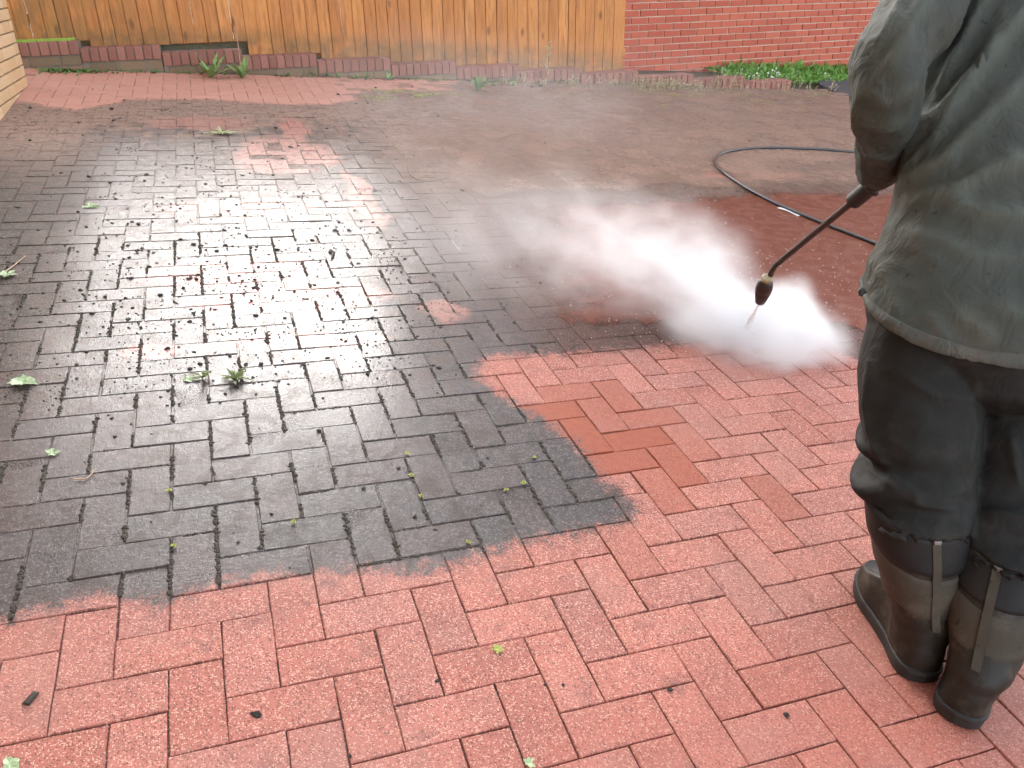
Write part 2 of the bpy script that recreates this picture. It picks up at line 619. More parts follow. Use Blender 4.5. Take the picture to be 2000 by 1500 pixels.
def block_verts(i, j, horiz, rng):
    """one 200 x 100 mm block with a worn chamfer; returns verts, faces relative to its centre"""
    lx, ly = (0.2, 0.1) if horiz else (0.1, 0.2)
    cx = i * 0.1 + lx / 2
    cy = j * 0.1 + ly / 2
    dirty = clean_d(cx, cy) < 0
    g = rng.uniform(0.0009, 0.0021) + (0.0006 if dirty else 0)
    hx, hy = lx / 2 - g, ly / 2 - g
    bev = rng.uniform(0.0020, 0.0032)
    z = rng.gauss(0, 0.0009)
    tx, ty = rng.gauss(0, 0.006), rng.gauss(0, 0.006)
    rot = rng.gauss(0, 0.005)
    cr, sr = math.cos(rot), math.sin(rot)
    n = 4

    def ring(ax, ay, zz, jit):
        r = []
        cs = [(-ax, -ay), (ax, -ay), (ax, ay), (-ax, ay)]
        for q in range(4):
            (xa, ya), (xb, yb) = cs[q], cs[(q + 1) % 4]
            steps = n if abs(xb - xa) + abs(yb - ya) > 0.13 else n // 2
            for s in range(steps):
                f = s / steps
                px, py = lerp(xa, xb, f), lerp(ya, yb, f)
                if jit:
                    px += rng.uniform(-jit, jit)
                    py += rng.uniform(-jit, jit)
                r.append((px, py, zz))
        return r
    j1 = 0.0009
    R = [ring(hx, hy, -0.03, 0), ring(hx, hy, -bev, j1), ring(hx - bev * 0.35, hy - bev * 0.35, -bev * 0.35, j1), ring(hx - bev, hy - bev, 0, j1)]
    k = len(R[0])
    v = []
    for r in R:
        for x, y, zz in r:
            v.append((x * cr - y * sr, x * sr + y * cr, zz + z + x * tx + y * ty))
    f = []
    for l in range(3):
        for q in range(k):
            q2 = (q + 1) % k
            f.append((l * k + q, l * k + q2, (l + 1) * k + q2, (l + 1) * k + q))
    f.append(tuple(3 * k + q for q in range(k)))
    return (cx, cy), v, f


blocks = []
rng = random.Random(11)
for j in range(-26, 65):
    for i in range(-9, 68):
        k = (i - j) % 4
        if k == 0:
            blocks.append(block_verts(i, j, True, rng))
        elif k == 3:
            blocks.append(block_verts(i, j, False, rng))


def block_rank(b):
    p = pix((b[0][0], b[0][1], 0))
    if p is None or not (-30 < p[0] < 1720 and 120 < p[1] < 1530):
        return 99
    return p[2]


blocks.sort(key=block_rank)


def face_attr(me, vals):
    a = me.attributes.new('rnd', 'FLOAT', 'FACE')
    a.data.foreach_set('value', vals)
    a = me.attributes.new('rnd2', 'FLOAT', 'FACE')
    a.data.foreach_set('value', [(x * 7.31) % 1.0 for x in vals])


# bricks at the edge of the cleaned area that are still soaked through (picture place, how wet)
SOAKED = [((1085, 800), .95), ((1138, 850), 1.0), ((1245, 852), .95), ((1202, 775), .62), ((1215, 896), .85), ((1302, 905), .72), ((1262, 812), .55), ((1130, 770), .5), ((1170, 800), .6), ((1335, 855), .35), ((1060, 832), .8), ((1300, 948), .45), ((1525, 968), .45), ((1330, 1000), .3), ((1265, 1075), .25)]


def soak_of(cx, cy):
    for (u, v_), k in SOAKED:
        p = at_z(u, v_)
        if abs(p.x - cx) < 0.05 and abs(p.y - cy) < 0.05:
            return k
    return 0.0


def soak_attr(me, vals):
    a = me.attributes.new('soak', 'FLOAT', 'FACE')
    a.data.foreach_set('value', vals)


for (cx, cy), v, f in blocks[:300]:
    me = mesh_of('paving_block', v, f)
    face_attr(me, [rng.random()] * len(me.polygons))
    soak_attr(me, [soak_of(cx, cy)] * len(me.polygons))
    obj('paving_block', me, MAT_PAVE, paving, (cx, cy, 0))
mb = MB()
vals = []
for (cx, cy), v, f in blocks[300:]:
    mb.add([(x + cx, y + cy, z) for x, y, z in v], f)
    vals += [rng.random()] * len(f)
me = mb.mesh('paving_blocks')
face_attr(me, vals)
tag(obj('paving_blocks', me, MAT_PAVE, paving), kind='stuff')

# muddy slurry lying over the joints in the middle of the drive
t = NT('muddy_slurry')
t.dim = '2D'
c = t.coords(paving)
n1 = t.noise(c, 14, 4, 0.6)
n2 = t.noise(t.scale(c, (1, 2.2, 1)), 55, 4, 0.65, 0.5)
n3 = t.noise(c, 150, 2, 0.6)
edge = t.attr('cover')
al = t.step(0.36, 0.62, t.add(t.mul(edge, 0.75), t.mul(t.sub(t.noise(c, 9, 5, 0.7), 0.5), 0.9)))
colr = t.mix(n1, (0.130, 0.030, 0.014), (0.230, 0.064, 0.032))
colr = t.mix(t.mul(t.step(0.6, 0.72, n3), 0.4), colr, (0.05, 0.028, 0.022))
colr = t.mix(t.mul(t.step(0.56, 0.70, t.noise(t.scale(c, (0.6, 1.6, 1)), 5, 4, 0.7, 0.8)), 0.55), colr, (0.24, 0.098, 0.058))
p = t.pbr(Base_Color=colr, Roughness=0.7, Specular_IOR_Level=0.2, Coat_Weight=t.mul(t.step(0.3, 0.65, n1), 0.6), Coat_Roughness=0.14, Coat_IOR=1.33, Coat_Normal=t.bump(n2, 0.6, 0.006),
          Normal=t.bump(t.add(n2, n3), 0.35, 0.003))
tr = t.new('ShaderNodeBsdfTransparent')
mixs = t.new('ShaderNodeMixShader')
t.put(mixs.inputs[0], t.mul(al, 0.84))
t.t.links.new(tr.outputs[0], mixs.inputs[1])
t.t.links.new(p.outputs[0], mixs.inputs[2])
t.t.links.new(mixs.outputs[0], t.out.inputs['Surface'])
nx, ny = 90, 50
v, f = plane_grid(1.1, 5.6, 1.0, 3.45, 0.0035, nx, ny)
me = mesh_of('slurry', v, f)
a = me.attributes.new('cover', 'FLOAT', 'POINT')
cov = []
for x, y, z in v:
    s = sstep(1.05, 1.9, x - 0.30 * (y - 1.2)) * sstep(3.12, 2.75, y + 0.05 * math.sin(3 * x)) * sstep(1.24, 1.40, y - (0 if x > 2.5 else 0.06) + 0.55 * sstep(2.5, 3.3, x))
    cov.append(s)
a.data.foreach_set('value', cov)
o = obj('mud_slurry', me, t.m)
tag(o, 'thin sheet of wet red-brown mud over the middle of the drive', 'mud', kind='structure')

# brown silt drying over the far half of the drive
t = NT('brown_silt')
t.dim = '2D'
c = t.coords(paving)
n1 = t.noise(c, 3.0, 4, 0.65)
n2 = t.noise(c, 40, 3, 0.65)
cov_ = t.attr('cover')
al = t.mul(t.step(0.30, 0.75, t.add(t.mul(cov_, 0.6), t.mul(t.sub(n1, 0.5), 1.0))), t.mixf(n2, 0.45, 0.9))
p = t.pbr(Base_Color=t.mix(n2, (0.25, 0.142, 0.100), (0.44, 0.280, 0.205)), Roughness=0.9, Specular_IOR_Level=0.2, Normal=t.bump(n2, 0.4, 0.004))
tr = t.new('ShaderNodeBsdfTransparent')
mixs = t.new('ShaderNodeMixShader')
t.put(mixs.inputs[0], al)
t.t.links.new(tr.outputs[0], mixs.inputs[1])
t.t.links.new(p.outputs[0], mixs.inputs[2])
t.t.links.new(mixs.outputs[0], t.out.inputs['Surface'])
v, f = plane_grid(0.9, 6.75, 2.7, 6.46, 0.0055, 80, 50)
me = mesh_of('silt_film', v, f)
a = me.attributes.new('cover', 'FLOAT', 'POINT')
a.data.foreach_set('value', [sstep(1.0, 2.2, x - 0.3 * (y - 4)) * sstep(2.75, 3.3, y) * sstep(6.48, 6.1, y) for x, y, z in v])
tag(obj('silt_film', me, t.m), 'thin brown silt over the far right half of the drive', 'mud', kind='structure')

# asphalt road corner and grass verge at the far right
asph = simple('asphalt', (0.06, 0.06, 0.065), 0.85, 0.35, 120, 0.6, 0.004)
pts = [(6.80, 6.25), (6.98, 6.9), (7.25, 7.28), (12, 7.75), (30, 9.5), (30, -12), (6.80, -12)]
v = [(x, y, -0.004) for x, y in pts] + [(x, y, -0.06) for x, y in pts]
f = [tuple(range(6, -1, -1))] + [(k, (k + 1) % 7, (k + 1) % 7 + 7, k + 7) for k in range(7)]
me = mesh_of('road', v, [tuple(reversed(q)) for q in f])
tag(obj('road', me, asph), 'dark grey asphalt beside the brick drive', 'road', kind='structure')

# ------------------------------------------------------------------ brick walls
def brick_material(name, lo, hi, dark, scale=1.0, tint=None):
    t = NT(name)
    c = t.coords()
    r = t.rand()
    n = t.noise(c, 60, 4, 0.65)
    n2 = t.noise(t.scale(c, (1, 1, 2.5)), 22, 4, 0.7, 0.8)
    base = t.mix(r, lo, hi)
    base = t.mix(t.mul(n, 0.55), base, dark)
    base = t.mix(t.mul(t.step(0.62, 0.74, n2), 0.55), base, tuple(x * 0.5 for x in dark))
    base = t.mix(t.mul(t.step(0.60, 0.8, t.noise(c, 7, 3)), 0.35), base, tint or hi)
    t.pbr(Base_Color=base, Roughness=0.86, Normal=t.bump(t.add(n, n2), 0.55, 0.004))
    return t.m


def brick_tex(name, c1, c2, mortar, au, av):
    """far or out-of-frame brickwork; au, av = unit vectors along the wall and up"""
    t = NT(name)
    co = t.coords()
    d1 = t.new('ShaderNodeVectorMath', operation='DOT_PRODUCT')
    d2 = t.new('ShaderNodeVectorMath', operation='DOT_PRODUCT')
    t.put(d1.inputs[0], co); d1.inputs[1].default_value = au
    t.put(d2.inputs[0], co); d2.inputs[1].default_value = av
    b = t.new('ShaderNodeTexBrick')
    t.put(b.inputs['Vector'], t.comb(d1.outputs['Value'], d2.outputs['Value'], 0.0))
    for k, val in (('Scale', 1.0), ('Brick Width', 0.225), ('Row Height', 0.0741), ('Mortar Size', 0.005)):
        b.inputs[k].default_value = val
    for k, val in (('Color1', c1), ('Color2', c2), ('Mortar', mortar)):
        b.inputs[k].default_value = (*val, 1)
    n = t.noise(co, 40, 4)
    t.pbr(Base_Color=t.mix(t.mul(n, 0.4), b.outputs[0], tuple(x * 0.6 for x in c1)), Roughness=0.88, Normal=t.bump(b.outputs['Fac'], 0.6, -0.006))
    return t.m


MORTAR_PALE = simple('pale_mortar', (0.64, 0.53, 0.43), 0.95, 0.15, 90, 0.5, 0.003)
MORTAR_GREY = simple('grey_mortar', (0.20, 0.17, 0.14), 0.95, 0.3, 90, 0.5, 0.003)
BR_RED = brick_material('red_facing_brick', (0.43, 0.095, 0.056), (0.55, 0.14, 0.080), (0.33, 0.072, 0.046))
BR_BUFF = brick_material('buff_facing_brick', (0.66, 0.43, 0.23), (0.76, 0.55, 0.34), (0.52, 0.32, 0.16))
BR_COPE = brick_material('plum_coping_brick', (0.26, 0.115, 0.088), (0.38, 0.18, 0.14), (0.20, 0.092, 0.072), tint=(0.42, 0.30, 0.22))
BR_LOW = brick_material('weathered_buff_brick', (0.20, 0.145, 0.095), (0.33, 0.23, 0.14), (0.115, 0.09, 0.06), tint=(0.17, 0.12, 0.10))


def brick_mesh(l, d, h, rng, bev=0.003):
    """brick along local x, face towards -y, up z; slightly worn"""
    mb = MB()
    mb.box((0, 0, 0), Vector((1, 0, 0)), Vector((0, 0, 1)), Vector((0, -1, 0)), l / 2, h / 2, d / 2, bev)
    for p in mb.v:
        p.x += rng.uniform(-.0012, .0012); p.z += rng.uniform(-.0012, .0012); p.y += rng.uniform(-.001, .001)
    return mb.mesh('brick')


def frame(o, ax, ay, az):
    m = Matrix.Identity(4)
    for k, v in enumerate((ax, ay, az)):
        for r in range(3):
            m[r][k] = v[r]
    m.translation = o
    return m


def horiz(d):
    d = Vector(d)
    return (d - UP * d.dot(UP)).normalized()


# --- the house on the far right: red brick, wall runs off behind the fence and the person
HA = horiz((0.99376, 0.08753, 0.0692))
HN = UP.cross(HA).normalized()                     # points away from the drive
HO = Vector((5.09590, 7.87974, 0.51524)) + UP * 0.0136
rng = random.Random(3)
house = obj('brick_house', None)
house.matrix_basis = frame(HO, HA, HN, UP)
tag(house, 'red brick house wall with pale mortar joints behind the fence end', 'house')
d = ray(1110, 110)
P = CAM + d * ((HO - CAM).dot(HN) / d.dot(HN))
S0 = (P - HO).dot(HA)
mb = MB()
X, Y, Z = Vector((1, 0, 0)), Vector((0, 1, 0)), Vector((0, 0, 1))
L1 = 9.0
mb.box(((S0 + L1) / 2, 3.011, 1.9), X, Y, Z, (L1 - S0) / 2, 3.0, 3.1)
obj('wall', mb.mesh('wall'), brick_tex('red_brickwork', (0.36, 0.10, 0.06), (0.42, 0.12, 0.075), (0.55, 0.45, 0.36), (1, 0, 0), (0, 0, 1)), house)
mb = MB()
mb.box((1.63, 0.0085, -0.10), X, Y, Z, 2.30, 0.0035, 0.60)
obj('mortar', mb.mesh('mortar'), MORTAR_PALE, house)
mb = MB()
xs = (S0 - 0.3, L1 + 0.3)
mb.add([(xs[0], -0.35, 4.95), (xs[1], -0.35, 4.95), (xs[1], 3.0, 7.0), (xs[0], 3.0, 7.0), (xs[0], 6.4, 4.95), (xs[1], 6.4, 4.95),
        (xs[0], 3.0, 4.95), (xs[1], 3.0, 4.95)], [(0, 1, 2, 3), (3, 2, 5, 4), (0, 3, 4, 6), (1, 7, 5, 2), (0, 6, 7, 1), (6, 4, 5, 7)])
obj('roof', mb.mesh('roof'), simple('roof_tile', (0.12, 0.07, 0.06), 0.85, 0.3, 12, 0.5, 0.02), house)
shapes = [brick_mesh(0.2125, 0.02, 0.0628, rng) for _ in range(8)]
for r in range(-9, 4):
    off = 0.1125 * (r % 2)
    for c in range(-3, 18):
        s = (c + 0.5) * 0.225 + off
        if s < -0.62 or s > 4.1:
            continue
        o = obj('brick', shapes[rng.randrange(8)], BR_RED, house, (s + rng.uniform(-.002, .002), rng.uniform(-.0012, .0012), r * 0.0741 + rng.uniform(-.0012, .0012)))

# --- the house on the left: buff brick, its wall runs along the left edge of the drive
LA = horiz((0, 1, 0))
LN = LA.cross(UP).normalized()                     # towards the drive (+x)
LO = Vector((-0.812, 5.875, 0.0))
lh = obj('brick_house', None)
lh.matrix_basis = frame(LO, LA, -LN, UP)           # local x along wall, -y towards the drive
tag(lh, 'buff brick house corner at the top left edge', 'house')
mb = MB()
mb.box((-5.0, 2.511, 2.2), X, Y, Z, 5.0, 2.5, 3.0)
obj('wall', mb.mesh('wall'), brick_tex('buff_brickwork', (0.46, 0.27, 0.13), (0.54, 0.34, 0.18), (0.33, 0.24, 0.15), (1, 0, 0), (0, 0, 1)), lh)
mb = MB()
mb.box((-0.95, 0.0085, 0.35), X, Y, Z, 0.948, 0.0035, 0.62)
obj('mortar', mb.mesh('mortar'), simple('buff_mortar', (0.30, 0.22, 0.14), 0.95, 0.3, 90, 0.5, 0.003), lh)
mb = MB()
mb.add([(-10.3, -0.35, 5.25), (0.3, -0.35, 5.25), (0.3, 2.5, 7.0), (-10.3, 2.5, 7.0), (-10.3, 5.4, 5.25), (0.3, 5.4, 5.25)],
       [(0, 1, 2, 3), (3, 2, 5, 4), (0, 3, 4), (1, 5, 2), (0, 4, 5, 1)])
obj('roof', mb.mesh('roof'), bpy.data.materials['roof_tile'], lh)
half = brick_mesh(0.102, 0.02, 0.0641, rng)
shapes = [brick_mesh(0.214, 0.02, 0.0641, rng) for _ in range(5)]
for r in range(-2, 11):
    off = 0.1125 * (r % 2)
    z = r * 0.0741 + 0.02
    if off:
        obj('brick', half, BR_BUFF, lh, (-0.051, rng.uniform(-.0015, .0015), z))
    for c in range(8):
        s = -(c + 0.5) * 0.225 - off
        if s < -1.75:
            continue
        obj('brick', shapes[rng.randrange(5)], BR_BUFF, lh, (s, rng.uniform(-.0015, .0015), z))

# --- low stepped garden wall with a brick-on-edge coping
WA = horiz((1, 0, 0))
WN = UP.cross(WA).normalized()
WO = Vector((0, 6.5, 0))
WF = frame(WO, WA, WN, UP)
gw = obj('garden_wall', None)
gw.matrix_basis = WF
tag(gw, 'low stepped wall of plum brick-on-edge coping below the timber fence', 'wall')
BREAKS = [-1.12, -0.49, 0.105, 0.735, 1.347, 1.988, 2.59, 3.207, 3.832, 4.458, 5.08, 5.70, 6.28]
NSEG = len(BREAKS) - 1


def cope_top(k):
    return 0.2529 - 0.0577 * k


rng = random.Random(5)
for k in range(NSEG):
    s0, s1 = BREAKS[k], BREAKS[k + 1]
    n = 9
    w = (s1 - s0 - 0.004) / n
    top = cope_top(k)
    cm = [brick_mesh(w - 0.006, 0.215, 0.100, rng, 0.004) for _ in range(3)]
    for q in range(n):
        obj('brick', cm[rng.randrange(3)], BR_COPE, gw, (s0 + 0.002 + (q + 0.5) * w, 0.1075 + rng.uniform(-.002, .002), top - 0.05 + rng.uniform(-.0015, .0015)))
    # course below, and the mortar they sit in
    lm = brick_mesh(0.21, 0.20, 0.066, rng, 0.004)
    for row in range(2):
        z = top - 0.1 - 0.012 - 0.033 - row * 0.078
        x = s0 + (0.0 if row else 0.04)
        while x < s1 - 0.03:
            x1 = min(x + 0.21, s1 - 0.003)
            m_ = lm if x1 - x > 0.205 else brick_mesh(x1 - x, 0.20, 0.066, rng, 0.004)
            obj('brick', m_, BR_LOW if rng.random() < 0.75 else BR_COPE, gw, ((x + x1) / 2, 0.112 + rng.uniform(-.003, .003), z))
            x = x1 + 0.011
    mb = MB()
    mb.box(((s0 + s1) / 2, 0.111, top - 0.158), X, Y, Z, (s1 - s0) / 2 - 0.002, 0.095, 0.152)
    obj('mortar', mb.mesh('mortar'), MORTAR_GREY, gw)

# --- timber fence standing behind the coping
t = NT('orange_stained_timber')
c = t.coords()
r = t.rand()
cc = t.scale(c, (1, 1, 0.09))
vo = t.new('ShaderNodeVectorMath', operation='ADD')
t.put(vo.inputs[0], cc)
t.put(vo.inputs[1], t.comb(t.mul(r, 37.0), 0.0, t.mul(r, 11.0)))
wood = t.noise(vo.outputs[0], 45, 5, 0.65, 0.6)
wood2 = t.noise(vo.outputs[0], 210, 3, 0.6)
kn = t.new('ShaderNodeVectorMath', operation='ADD')
t.put(kn.inputs[0], t.scale(c, (1, 1, 0.45)))
t.put(kn.inputs[1], t.comb(t.mul(r, 19.0), 0.0, t.mul(r, 53.0)))
knot = t.step(0.17, 0.06, t.voro(kn.outputs[0], 6.5))
base = t.mix(r, (0.50, 0.195, 0.050), (0.66, 0.29, 0.085))
base = t.mix(t.step(0.35, 0.75, wood), base, (0.36, 0.130, 0.034))
base = t.mix(t.mul(t.step(0.5, 0.75, wood2), 0.25), base, (0.70, 0.38, 0.15))
base = t.mix(t.mul(knot, 0.75), base, (0.13, 0.04, 0.012))
wc = t.coords(gw)
wx, wy, wz = t.sep(wc)
low = t.step(0.15, -0.02, t.sub(t.add(wz, t.mul(wx, 0.0935)), 0.27))
green = t.mx(t.mul(t.step(1.0, -1.1, wx), 0.75), t.mul(low, 0.7))
green = t.mul(green, t.step(0.25, 0.6, t.noise(wc, 5, 4, 0.6)))
base = t.mix(t.mul(green, 0.75), base, (0.13, 0.10, 0.04))
base = t.mix(t.mul(t.mul(low, t.step(0.45, 0.7, t.noise(wc, 14, 4))), 0.4), base, (0.09, 0.075, 0.05))
t.pbr(Base_Color=base, Roughness=0.6, Normal=t.bump(t.add(wood, wood2), 0.4, 0.002))
WOOD = t.m
fence = obj('fence', None)
fence.matrix_basis = WF
tag(fence, 'orange-brown close-boarded timber fence above the stepped wall', 'fence')
FT = 0.222
rng = random.Random(9)
s = -1.33
while s < 4.34:
    w = 0.0985 + rng.uniform(-.003, .003)
    if 3.72 < s < 3.85:
        w = 0.072
    k = max(0, min(NSEG - 1, sum(1 for b in BREAKS[1:] if b < s + w / 2 - 0.03)))
    if s + w > 4.43:
        w = 4.43 - s
    bot = cope_top(k) - 0.012
    if k == 0 and s + w / 2 > -0.62:
        bot += 0.0
    if k == 2:
        bot = cope_top(k) + 0.052
    top = 0.253 - 0.0577 * (2 * (k // 2)) + 1.18
    mb = MB()
    hz = (top - bot) / 2
    mb.box((0, 0, 0), X, Z, -Y, w / 2 - 0.0005, hz, 0.009, 0.002)
    for p in mb.v:
        p.x += rng.uniform(-.0012, .0012); p.z += rng.uniform(-.004, .004) if p.z < 0 else 0
    o = obj('board', mb.mesh('board'), WOOD, fence, (s + w / 2, FT + 0.009 + rng.uniform(-.0025, .0025), (top + bot) / 2))
    o.rotation_euler = (0, rng.gauss(0, 0.0009), rng.gauss(0, 0.015))
    if rng.random() < 0.86:                                   # cover strip behind the gap
        mb = MB()
        mb.box((0, 0, 0), X, Z, -Y, 0.03, hz, 0.006, 0.001)
        obj('cover_strip', mb.mesh('cover_strip'), WOOD, fence, (s + w + 0.0018, FT + 0.0275, (top + bot) / 2 + rng.uniform(-.01, .03)))
    s += w + 0.0036 + rng.uniform(-.001, .0012)
for k in range(0, 9, 2):
    a, b = (BREAKS[k] if k else -1.35), (BREAKS[k + 2] if k < 8 else 4.43)
    for hh in (0.16, 0.98):
        mb = MB()
        mb.box(((a + min(b, 4.43)) / 2, FT + 0.060, cope_top(k) + hh), X, Y, Z, (min(b, 4.43) - a) / 2 - 0.002, 0.0225, 0.035, 0.003)
        obj('rail', mb.mesh('rail'), WOOD, fence)
    mb = MB()
    mb.box((a + 0.04, FT + 0.13, cope_top(k) + 0.45), X, Y, Z, 0.045, 0.045, 0.9)
    obj('post', mb.mesh('post'), WOOD, fence)
    mb = MB()
    mb.box(((a + min(b, 4.43)) / 2, FT + 0.10, cope_top(k + 1) - 0.11), X, Y, Z, (min(b, 4.43) - a) / 2 - 0.003, 0.02, 0.15 + (0.09 if k == 2 else 0.03))
    obj('gravel_board', mb.mesh('gravel_board'), simple('mossy_concrete', (0.13, 0.13, 0.095), 0.9, 0.35, 60, 0.4, 0.003) if k == 0 else bpy.data.materials['mossy_concrete'], fence)

# ------------------------------------------------------------------ person
def cloth(name, col, stain, stain_amt, rough=0.75, fold=0.35, crease=0.9):
    t = NT(name)
    c = t.coords()
    n = t.noise(c, 5, 4, 0.65)
    n2 = t.noise(c, 30, 4, 0.7)
    w = t.noise(c, 700, 1)
    base = t.mix(n, tuple(x * 0.75 for x in col), tuple(x * 1.3 for x in col))
    base = t.mix(t.mul(t.step(0.48, 0.66, t.noise(c, 8, 5, 0.75)), stain_amt), base, stain)
    base = t.mix(t.mul(t.step(0.66, 0.72, n2), 0.35), base, tuple(x * 1.9 for x in col))
    base = t.mix(t.mul(t.step(0.70, 0.74, t.noise(c, 55, 2, 0.5)), 0.8), base, (0.012, 0.010, 0.009))
    base = t.mix(t.mul(t.attr('ridge_tint'), t.mul(n2, 0.9)), base, tuple(min(1, x * 2.6) for x in col))  # paler along the fold ridges
    cr = t.math('ABSOLUTE', t.sub(t.noise(t.scale(c, (1, 1, 0.6)), 17, 3, 0.6, 0.6), 0.5))
    hg = t.add(t.add(t.mul(n2, 0.5), t.mul(w, 0.12)), t.mul(t.step(0.0, 0.16, cr), -crease))
    t.pbr(Base_Color=base, Roughness=t.mixf(n2, rough - 0.15, rough + 0.12), Specular_IOR_Level=0.3,
          Normal=t.bump(hg, fold, 0.007))
    return t.m


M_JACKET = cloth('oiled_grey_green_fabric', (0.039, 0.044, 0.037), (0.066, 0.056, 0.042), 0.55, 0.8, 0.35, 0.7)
M_HEM = cloth('hem_fabric', (0.058, 0.060, 0.052), (0.095, 0.08, 0.063), 0.6)
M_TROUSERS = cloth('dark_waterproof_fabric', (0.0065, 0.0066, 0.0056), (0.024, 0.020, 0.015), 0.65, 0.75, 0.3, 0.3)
M_BOOT = cloth('muddy_boot_rubber', (0.016, 0.013, 0.010), (0.075, 0.062, 0.045), 0.7, 0.55, 0.25, 0.15)
M_PANEL = cloth('boot_neoprene_panel', (0.045, 0.038, 0.028), (0.090, 0.075, 0.055), 0.6, 0.7, 0.2, 0.1)
M_BLACK = cloth('black_neoprene', (0.008, 0.0075, 0.0075), (0.022, 0.018, 0.014), 0.3, 0.65, 0.15, 0.1)
M_SOLE = simple('boot_sole_rubber', (0.016, 0.015, 0.014), 0.65, 0.4, 60, 0.4, 0.003)
M_SKIN = simple('skin', (0.52, 0.30, 0.22), 0.5, 0.12, 60, 0.1, 0.001)
M_HAIR = simple('dark_hair', (0.03, 0.022, 0.016), 0.6, 0.4, 220, 0.6, 0.003)

TH = math.radians(40)
B_F = Vector((math.sin(TH), math.cos(TH), 0))            # the way the person faces
B_R = Vector((math.cos(TH), -math.sin(TH), 0))           # the person's right
ZV = Vector((0, 0, 1))

HIP = at_d(1890, 610, 1.69)
WAIST = at_d(1912, 420, 1.715)
MID = at_d(1945, 255, 1.735)
CHEST = at_d(1992, 95, 1.76)
SHO = at_d(2040, -125, 1.79)
NECK = at_d(2075, -235, 1.82)
L_BEND = at_d(1509, 523, 2.55)                            # where the lance tube bends to its nozzle
HAND_L = at_d(1733, 338, 1.95)
GUN = HAND_L + (HAND_L - L_BEND).normalized() * 0.15
ELBOW_L = at_d(1733, 180, 1.62)
SHO_L = at_d(1862, -135, 1.71)
CUFF_L = at_d(1722, 322, 1.86)


def ring(c, w, d, n, sq=2.4, ph=0.0, fn=None, ax=None, ay=None):
    ax, ay = ax or B_R, ay or B_F
    r = []
    for k in range(n):
        a = 2 * PI * k / n + ph
        ca, sa = math.cos(a), math.sin(a)
        m = (abs(ca) ** sq + abs(sa) ** sq) ** (-1 / sq)
        x, y = ca * m * w, sa * m * d
        p = c + ax * x + ay * y
        r.append(p)
    return r


def smooth_stations(st, n):
    """st: list of (Vector centre, w, d ...) -> catmull-interpolated"""
    cs = catmull([s[0] for s in st], n)
    out = []
    for i, c in enumerate(cs):
        q = i / n
        k = min(int(q), len(st) - 2)
        f = q - k
        f = f * f * (3 - 2 * f)
        out.append([c] + [lerp(st[k][m], st[k + 1][m], f) for m in range(1, len(st[0]))])
    return out


def seg_dist(p, a, b):
    ab = b - a
    t_ = max(0, min(1, (p - a).dot(ab) / max(1e-9, ab.length_squared)))
    return (p - a - ab * t_).length, t_


def displace(me, folds, noise_amp, noise_scale, seed=0.0, stretch=(1, 1, 1)):
    """push verts along their normals: tension folds along 3-d polylines, plus soft crumple"""
    nrm = [v.normal.copy() for v in me.vertices]
    ridge_tint = []
    for v, n in zip(me.vertices, nrm):
        p = v.co.copy()
        h = 0.0
        for pts, amp, wid in folds:
            best = 9
            tt = 0
            for q in range(len(pts) - 1):
                d, t_ = seg_dist(p, pts[q], pts[q + 1])
                if d < best:
                    best, tt = d, (q + t_) / (len(pts) - 1)
            if best < wid * 4:
                fade = min(1, tt * 5 + 0.25) * min(1, (1 - tt) * 5 + 0.35)
                h += 1.6 * amp * fade * math.exp(-(best / wid) ** 1.25)
        hf = h
        s = Vector((p.x * stretch[0], p.y * stretch[1], p.z * stretch[2])) * noise_scale + Vector((seed, seed * 2, 0))
        h += noise_amp * (mnoise.noise(s) + 0.5 * (1 - 2 * abs(mnoise.noise(s * 1.9))) + 0.3 * (1 - 2 * abs(mnoise.noise(s * 4.1))))
        v.co = p + n * h
        ridge_tint.append(min(1.0, hf / 0.014))  # tint strength follows the height of the fold
    a_ = me.attributes.new('ridge_tint', 'FLOAT', 'POINT')
    a_.data.foreach_set('value', ridge_tint)
    me.update()


